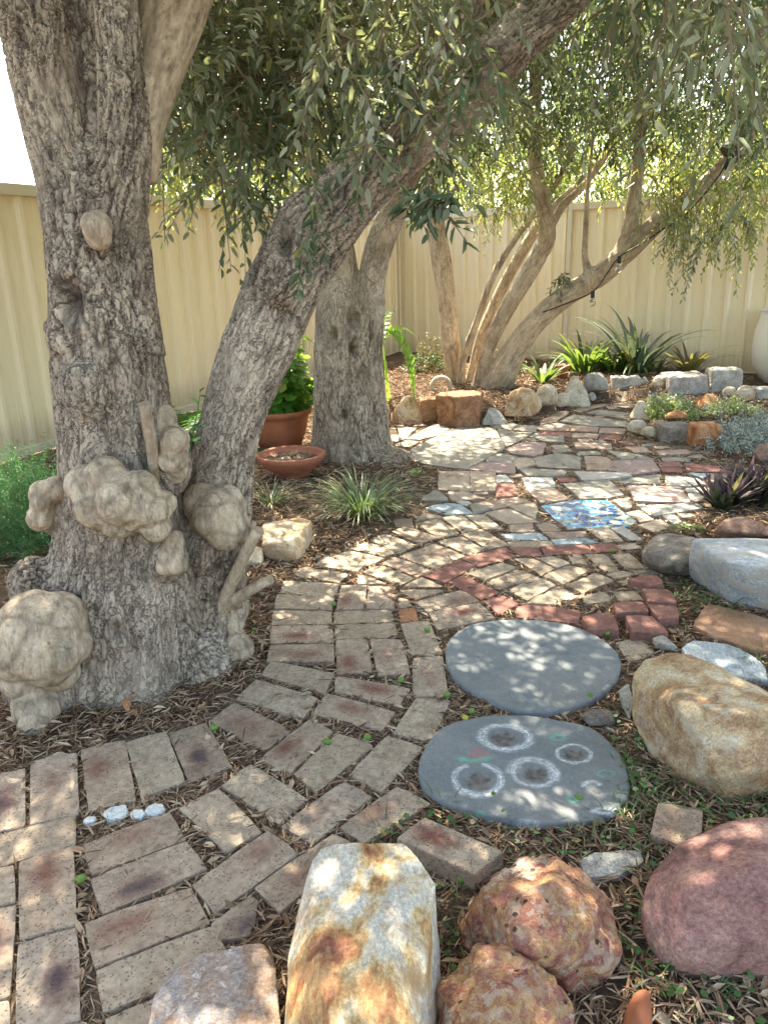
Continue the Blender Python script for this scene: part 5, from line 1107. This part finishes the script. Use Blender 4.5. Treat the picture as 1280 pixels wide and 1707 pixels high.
# ------------------------------------------------------------------ pots
def lathe(prof, seg=48):
    bm = bmesh.new(); rings = []
    for r_, z in prof: rings.append([bm.verts.new((r_ * math.cos(2 * math.pi * k / seg), r_ * math.sin(2 * math.pi * k / seg), z)) for k in range(seg)] if r_ > 0 else [bm.verts.new((0, 0, z))])
    for a, c_ in zip(rings, rings[1:]):
        for k in range(seg):
            k2 = (k + 1) % seg
            if len(a) == 1 and len(c_) == 1: continue
            if len(a) == 1: bm.faces.new((a[0], c_[k2], c_[k]))
            elif len(c_) == 1: bm.faces.new((a[k], a[k2], c_[0]))
            else: bm.faces.new((a[k], a[k2], c_[k2], c_[k]))
    bmesh.ops.recalc_face_normals(bm, faces=bm.faces); return smooth(bm_mesh(bm))
def disk_soil(r_, z, seed=1):
    bm = bmesh.new(); bmesh.ops.create_circle(bm, cap_ends=False, segments=40, radius=r_)
    g0 = bmesh.ops.create_grid(bm, x_segments=30, y_segments=30, size=r_); bmesh.ops.delete(bm, geom=[v_ for v_ in bm.verts if v_.co.length > r_ * .995], context='VERTS')
    for v_ in bm.verts: v_.co.z = z + .012 * noise.noise(v_.co * 30 + Vector((seed, 0, 0)))
    return bm_mesh(bm)
kp = P(483, 800); kk = mpp(kp)      # shallow bowl, rim 425-545 px
bw = thing('terracotta_bowl', P(487, 794, .0), 'shallow wide terracotta bowl with sparse dry plant in front of the tall pot', 'plant pot', 'terracotta pots')
s_ = 60 * mpp(P(487, 790, .08))
link('bowl', lathe([(0, .0), (s_ * .45, .0), (s_ * .48, .018), (s_ * .55, .035), (s_ * .86, .085), (s_ * .97, .115), (s_ * 1.0, .128), (s_ * 1.0, .146), (s_ * .95, .15), (s_ * .92, .135), (s_ * .8, .095), (0, .09)]), M_TERRA2, bw)
link('soil', disk_soil(s_ * .86, .112), M_POTSOIL, bw)
for _ in range(9):
    g = Geo(); blades(g, (random.uniform(-.12, .12), random.uniform(-.1, .1), .108), 14, .055, .005, 1.5, .6, 0, 3, r0=.012); g.build('sprig', [random.choice((M_STRAW, M_BRONZE))], bw)
tp = thing('terracotta_pot', P(468, 745), 'tall terracotta pot with a leafy geranium behind the bowl', 'plant pot', 'terracotta pots')
k2 = mpp(P(468, 730)); pr = 48 * k2; ph = 62 * k2
link('pot', lathe([(0, 0), (pr * .62, 0), (pr * .68, .01), (pr * .86, ph * .40), (pr * .96, ph * .75), (pr * .99, ph * .84), (pr * 1.08, ph * .87), (pr * 1.10, ph * .96), (pr * 1.06, ph), (pr * .98, ph * .99), (pr * .93, ph * .9), (0, ph * .88)]), M_TERRA, tp)
link('soil', disk_soil(pr * .93, ph * .90, 4), M_POTSOIL, tp)
def round_leaves(g, c_, n, R3, size, mi=0):
    for _ in range(n):
        u = Vector((random.gauss(0, 1), random.gauss(0, 1), abs(random.gauss(0, 1)))).normalized(); p = Vector(c_) + Vector((u.x * R3[0], u.y * R3[1], u.z * R3[2])) * random.uniform(.45, 1)
        nrm = (u + Vector((random.uniform(-.5, .5), random.uniform(-.5, .5), .7))).normalized(); a = nrm.orthogonal().normalized(); b2 = nrm.cross(a); s = size * random.uniform(.6, 1.15); vs = [p]
        for k in range(10): an = 2 * math.pi * k / 10; rr = s * (1 if k % 2 else .88) * (.6 if k == 0 else 1); vs.append(p + (a * math.cos(an) + b2 * math.sin(an)) * rr + nrm * s * .22 * (1 if k % 2 else .6))
        v = np.array([list(x) for x in vs]); f = np.array([[0, 1 + 2 * i, 2 + 2 * i, 1 + (2 * i + 2) % 10] for i in range(5)]); g.add(v, f, mi)
        st = Vector((c_[0], c_[1], c_[2])); g.add(np.array([list(p + a * .002), list(p - a * .002), list(st - a * .003), list(st + a * .003)]), np.array([[0, 1, 2, 3]]), mi)
g = Geo(); round_leaves(g, (.02, 0, ph * .9), 330, (.25, .2, .52), .042); round_leaves(g, (.12, .1, ph * .9), 160, (.22, .2, .62), .038); g.build('geranium', [M_GERA], tp)
wp = P(1318, 642, 0); k3 = mpp(wp); wt = thing('white_pot', (wp.x, wp.y, 0), 'large rounded white pot at the right picture edge by the fence', 'plant pot')
r3 = 66 * k3; link('pot', lathe([(0, 0), (r3 * .5, 0), (r3 * .72, .04), (r3 * .95, .2), (r3 * 1.0, .36), (r3 * .97, .52), (r3 * .88, .66), (r3 * .86, .70), (r3 * .9, .715), (r3 * .82, .715), (r3 * .8, .6), (0, .55)]), M_WHITEPOT, wt)
link('soil', disk_soil(r3 * .8, .62, 9), M_POTSOIL, wt)
# small terracotta pot in rear bed, and a rounded planter behind the stems
q = P(936, 634, .05); t = thing('small_terracotta_pot', q, 'small terracotta pot half hidden among the rear strappy plants', 'plant pot', 'terracotta pots')
link('pot', lathe([(0, 0), (.05, 0), (.07, .13), (.08, .135), (.08, .16), (.07, .16), (.062, .12), (0, .11)], 28), M_TERRA, t); link('soil', disk_soil(.062, .125, 2), M_POTSOIL, t)
q = P(735, 655, .05); t = thing('stone_ring', q, 'pale round-rimmed garden ornament left of the fanned stem base', 'ornament')
bm = bmesh.new(); rings = []
for i in range(24):
    a = 2 * math.pi * i / 24; rings.append([bm.verts.new(((.085 + .022 * math.cos(b_)) * math.cos(a), .022 * math.sin(b_), .06 + (.085 + .022 * math.cos(b_)) * math.sin(a))) for b_ in [2 * math.pi * j / 10 for j in range(10)]])
for i in range(24):
    for j in range(10): bm.faces.new((rings[i][j], rings[(i + 1) % 24][j], rings[(i + 1) % 24][(j + 1) % 10], rings[i][(j + 1) % 10]))
bmesh.ops.recalc_face_normals(bm, faces=bm.faces); link('ring', smooth(bm_mesh(bm)), M_ST['cream'], t)

# ------------------------------------------------------------------ string lights hung on the rear olive
sp0 = W(940, 507, 6.95); t = thing('string_lights', sp0, 'black string-light cable with clear bulbs draped on the leaning limb', 'string lights')
cab = [W(905,520,7.15),W(940,507,6.95),W(988,486,6.85),W(1012,455,6.85),W(1032,428,6.8),W(1070,405,6.75),W(1110,378,6.7),W(1150,350,6.65),W(1200,290,6.5),W(1225,250,6.45),W(1300,225,6.4)]
bm = bmesh.new(); tube(bm, [(p - sp0, .006) for p, _ in spline([(p, 1) for p in cab], .05)], 6); link('cable', bm_mesh(bm), M_BLACK, t)
for x, y, Y in ((988,487,6.85),(1032,429,6.8),(1145,355,6.65),(1212,272,6.48)):
    p = W(x, y, Y) - sp0; sk = lathe([(0, .012), (.016, .012), (.018, -.03), (.016, -.045), (0, -.045)], 14); o = link('bulb_socket', sk, M_BLACK, t, p)
    o2 = link('bulb', lathe([(.010, -.045), (.016, -.055), (.028, -.078), (.030, -.095), (.022, -.115), (0, -.122)], 16), M_GLASS, o)
q = W(1222, 255, 6.45); bm = bmesh.new(); tube(bm, [(W(1214,258,6.62) - sp0, .088), (W(1222,250,6.62) - sp0, .088)], 16); link('strap', bm_mesh(bm), M_BLACK, t)

# ------------------------------------------------------------------ fallen olives
for (x, y, yel) in [(357,1212,0),(135,1464,0),(545,1235,0),(668,1133,0),(556,1006,0),(424,1050,0),(712,1048,0),(775,1196,1),(786,1185,0),(984,1159,0),(768,1465,0),(1012,1055,0),(1020,918,0),(612,1228,0),(745,1157,0),(965,1330,0)]:
    p = P(x, y, .012); bm = bmesh.new(); bmesh.ops.create_icosphere(bm, subdivisions=3, radius=1, matrix=Matrix.Diagonal((.0115, .009, .009, 1)))
    for v_ in bm.verts: v_.co *= 1 + .04 * noise.noise(v_.co * 120)
    o = link('fallen_olive', smooth(bm_mesh(bm)), M_YOLIVE if yel else M_OLIVE, None, (p.x, p.y, .010), random.uniform(0, 3)); o['category'] = 'olive'; o['group'] = 'fallen green olives on the path'
    NEAR.append((o, x, y, 'yellowing fallen olive' if yel else 'fallen green olive'))

# ------------------------------------------------------------------ litter, weeds and grass
def uncovered(n, x0, x1, y0, y1, keep_cov=0.0):
    X = rng.uniform(x0, x1, n); Y = rng.uniform(y0, y1, n); cov = np.zeros(n, bool)
    for q in PIECES: 
        qx = [a[0] for a in q]; qy = [a[1] for a in q]; m = (X > min(qx)) & (X < max(qx)) & (Y > min(qy)) & (Y < max(qy))
        if m.any(): cov[m] |= inpoly_np(X[m], Y[m], q)
    k = ~cov | (rng.uniform(size=n) < keep_cov); return X[k], Y[k], cov[k]
g = Geo()
def straw(X, Y, Z, L0, L1, W0, W1, flat=.18):
    n = len(X); a = rng.uniform(0, 2 * math.pi, n) + 0; D = unit(np.stack([np.cos(a), np.sin(a), rng.normal(0, flat, n)], 1)); N = unit(np.array([0, 0, 1.]) + rng.normal(0, .5, (n, 3)))
    Lx = rng.uniform(L0, L1, n); v, f = leaves6(np.stack([X, Y, Z], 1) - D * Lx[:, None] / 2, D, N, Lx, rng.uniform(W0, W1, n), .3); g.add(v, f)
pw = np.array(PATHW)
X, Y, c_ = uncovered(130000, -1.5, 1.8, .75, 3.6, .004); inp = inpoly_np(X, Y, PATHW)
k = inp | (rng.uniform(size=len(X)) < .55); X, Y, inp, c_ = X[k], Y[k], inp[k], c_[k]
straw(X, Y, np.where(c_, .006, np.where(inp, rng.uniform(-.014, .001, len(X)), rng.uniform(-.004, .016, len(X)))), .025, .065, .002, .0055)
k = rng.uniform(size=len(X)) < .05; straw(X[k], Y[k], np.where(inp[k], .0, .012), .03, .05, .008, .014, .3)
X, Y, c_ = uncovered(90000, -3.2, 3.6, 3.0, 9.5, .006); inp = inpoly_np(X, Y, PATHW); k = inp | (rng.uniform(size=len(X)) < .8); X, Y, inp, c_ = X[k], Y[k], inp[k], c_[k]
straw(X, Y, np.where(c_, .006, np.where(inp, rng.uniform(-.014, .001, len(X)), rng.uniform(.0, .02, len(X)) + np.where(inpoly_np(X, Y, [tuple(P(x_, y_))[:2] for x_, y_ in [(645,700),(850,700),(1000,668),(1240,645),(1500,640),(1500,560),(640,560)]]), .07, 0))), .03, .08, .003, .009)
props(g.build('dry_leaf_litter', [M_STRAW], None, (0, 0, 0)), kind='stuff')
# creeping weeds on the right
g = Geo(); WZ = [(1040,1195),(1060,1230),(1130,1330),(1230,1345),(1200,1370),(1080,1320),(1060,1400),(980,1440),(870,1400),(740,1345),(720,1360),(1060,1560),(1070,1600),(1090,1640),(1180,1670),(1240,1650),(740,1500),(760,1560),(985,1405),(1040,1290),(1030,1260),(1150,1000),(1120,1010),(1180,1030),(640,1385),(560,1560),(1260,1120),(1110,1440)]
WT = []
for (x, y) in WZ:
    c0 = P(x, y)
    for _ in range(18):
        p = c0 + Vector((random.gauss(0, .045), random.gauss(0, .04), random.uniform(.004, .03)))
        if any(inpoly(p.x, p.y, q) for q in PIECES) and random.random() < .93: continue
        nrm = Vector((random.gauss(0, .35), random.gauss(0, .35), 1)).normalized(); a = nrm.orthogonal().normalized(); b2 = nrm.cross(a); s = random.uniform(.003, .0085)
        vs = [p] + [p + (a * math.cos(k * math.pi / 4) + b2 * math.sin(k * math.pi / 4)) * s * (.75 if k == 0 else 1) for k in range(8)]
        g.add(np.array([list(v_) for v_ in vs]), np.array([[0, 1, 2, 3], [0, 3, 4, 5], [0, 5, 6, 7], [0, 7, 8, 1]]))
    if random.random() < .7: blades(g, c0, 9, .06, .003, 1.2, .6, 0, 4, r0=.06)
for (x, y, n, L) in [(1250,1340,40,.12),(1275,1310,40,.12),(1150,985,26,.07),(1125,1000,26,.06),(1180,1010,26,.07),(1270,1100,40,.09),(1215,1370,20,.08),(1060,1300,30,.05),(1070,1340,40,.05),(1040,1370,30,.05),(1075,1260,20,.05)]:
    blades(g, P(x, y), n, L, .004, 1.2, .7, 0, 5, r0=.07)
props(g.build('ground_cover_weeds', [M_WEED], None, (0, 0, 0)), kind='stuff')
plant('grass_tuft', 1215, 1010, 'few long green grass blades against the blue stone block', 'grass', [M_WEED], lambda g, b0: blades(g, b0, 13, .22, .006, 1.3, .5, 0, 6, r0=.05))
# shoot on the left trunk
g = Geo(); q = W(318, 745, 2.02); tw_ = Geo(); n_ = 2
sg = Geo(); twigs(sg, sg, np.array([list(q), list(q)]), unit(np.array([[.07, 0, .25], [.07, 0, .24]])), np.array([.15, .14]), -.02, 7, .03, .010, 0, .8); sg.build('sucker_shoot', [M_FERN], tree1, T1)
# curled dead leaves at the trunk foot
g = Geo()
for _ in range(9):
    x, y = random.uniform(190, 235), random.uniform(1125, 1190); p = P(x, y, .01); blades(g, p, 2, .05, .016, 1.4, .9, 0, 5, r0=.01)
props(g.build('curled_dead_leaves', [M_ST['orange']], None, (0, 0, 0)), kind='stuff')

# ------------------------------------------------------------------ automatic labels for paving: look + side + nearest landmark + rank
LM = [('plain round stone', 890, 1110), ('chalked round stone', 873, 1282), ('blue mosaic', 982, 862), ('white quartz rock', 605, 1560), ('left olive trunk', 230, 1180), ('buff sandstone block', 478, 900),
      ('middle olive trunk', 610, 770), ('six-sided rock', 770, 690), ('silver bush', 1230, 720), ('blue stone block', 1230, 950), ('quartz chips', 205, 1360), ('dark grey rock', 1130, 722), ('rounded golden boulder', 875, 675)]
buck = {}
for o, x, y, look in NEAR:
    nm, lx, ly = min(LM, key=lambda q: math.hypot((q[1] - x), (q[2] - y) * 1.4)); dx, dy = x - lx, y - ly
    if abs(dx) > abs(dy): side = 'right of' if dx > 0 else 'left of'
    else: side = 'below' if dy > 0 else 'above'
    buck.setdefault((look, side, nm), []).append((math.hypot(dx, dy), o))
ORD = ['nearest', 'second nearest', 'third nearest', 'fourth nearest', 'fifth nearest', 'sixth nearest', 'seventh nearest', 'eighth nearest', 'ninth nearest', 'tenth nearest'] + ['%dth nearest' % i for i in range(11, 60)]
for (look, side, nm), l in buck.items():
    l.sort(key=lambda q: q[0])
    for i, (_, o) in enumerate(l): o['label'] = f'{look} {side} the {nm}' + (f', {ORD[i]} to it' if len(l) > 1 else '')
print('done', len(bpy.data.objects))
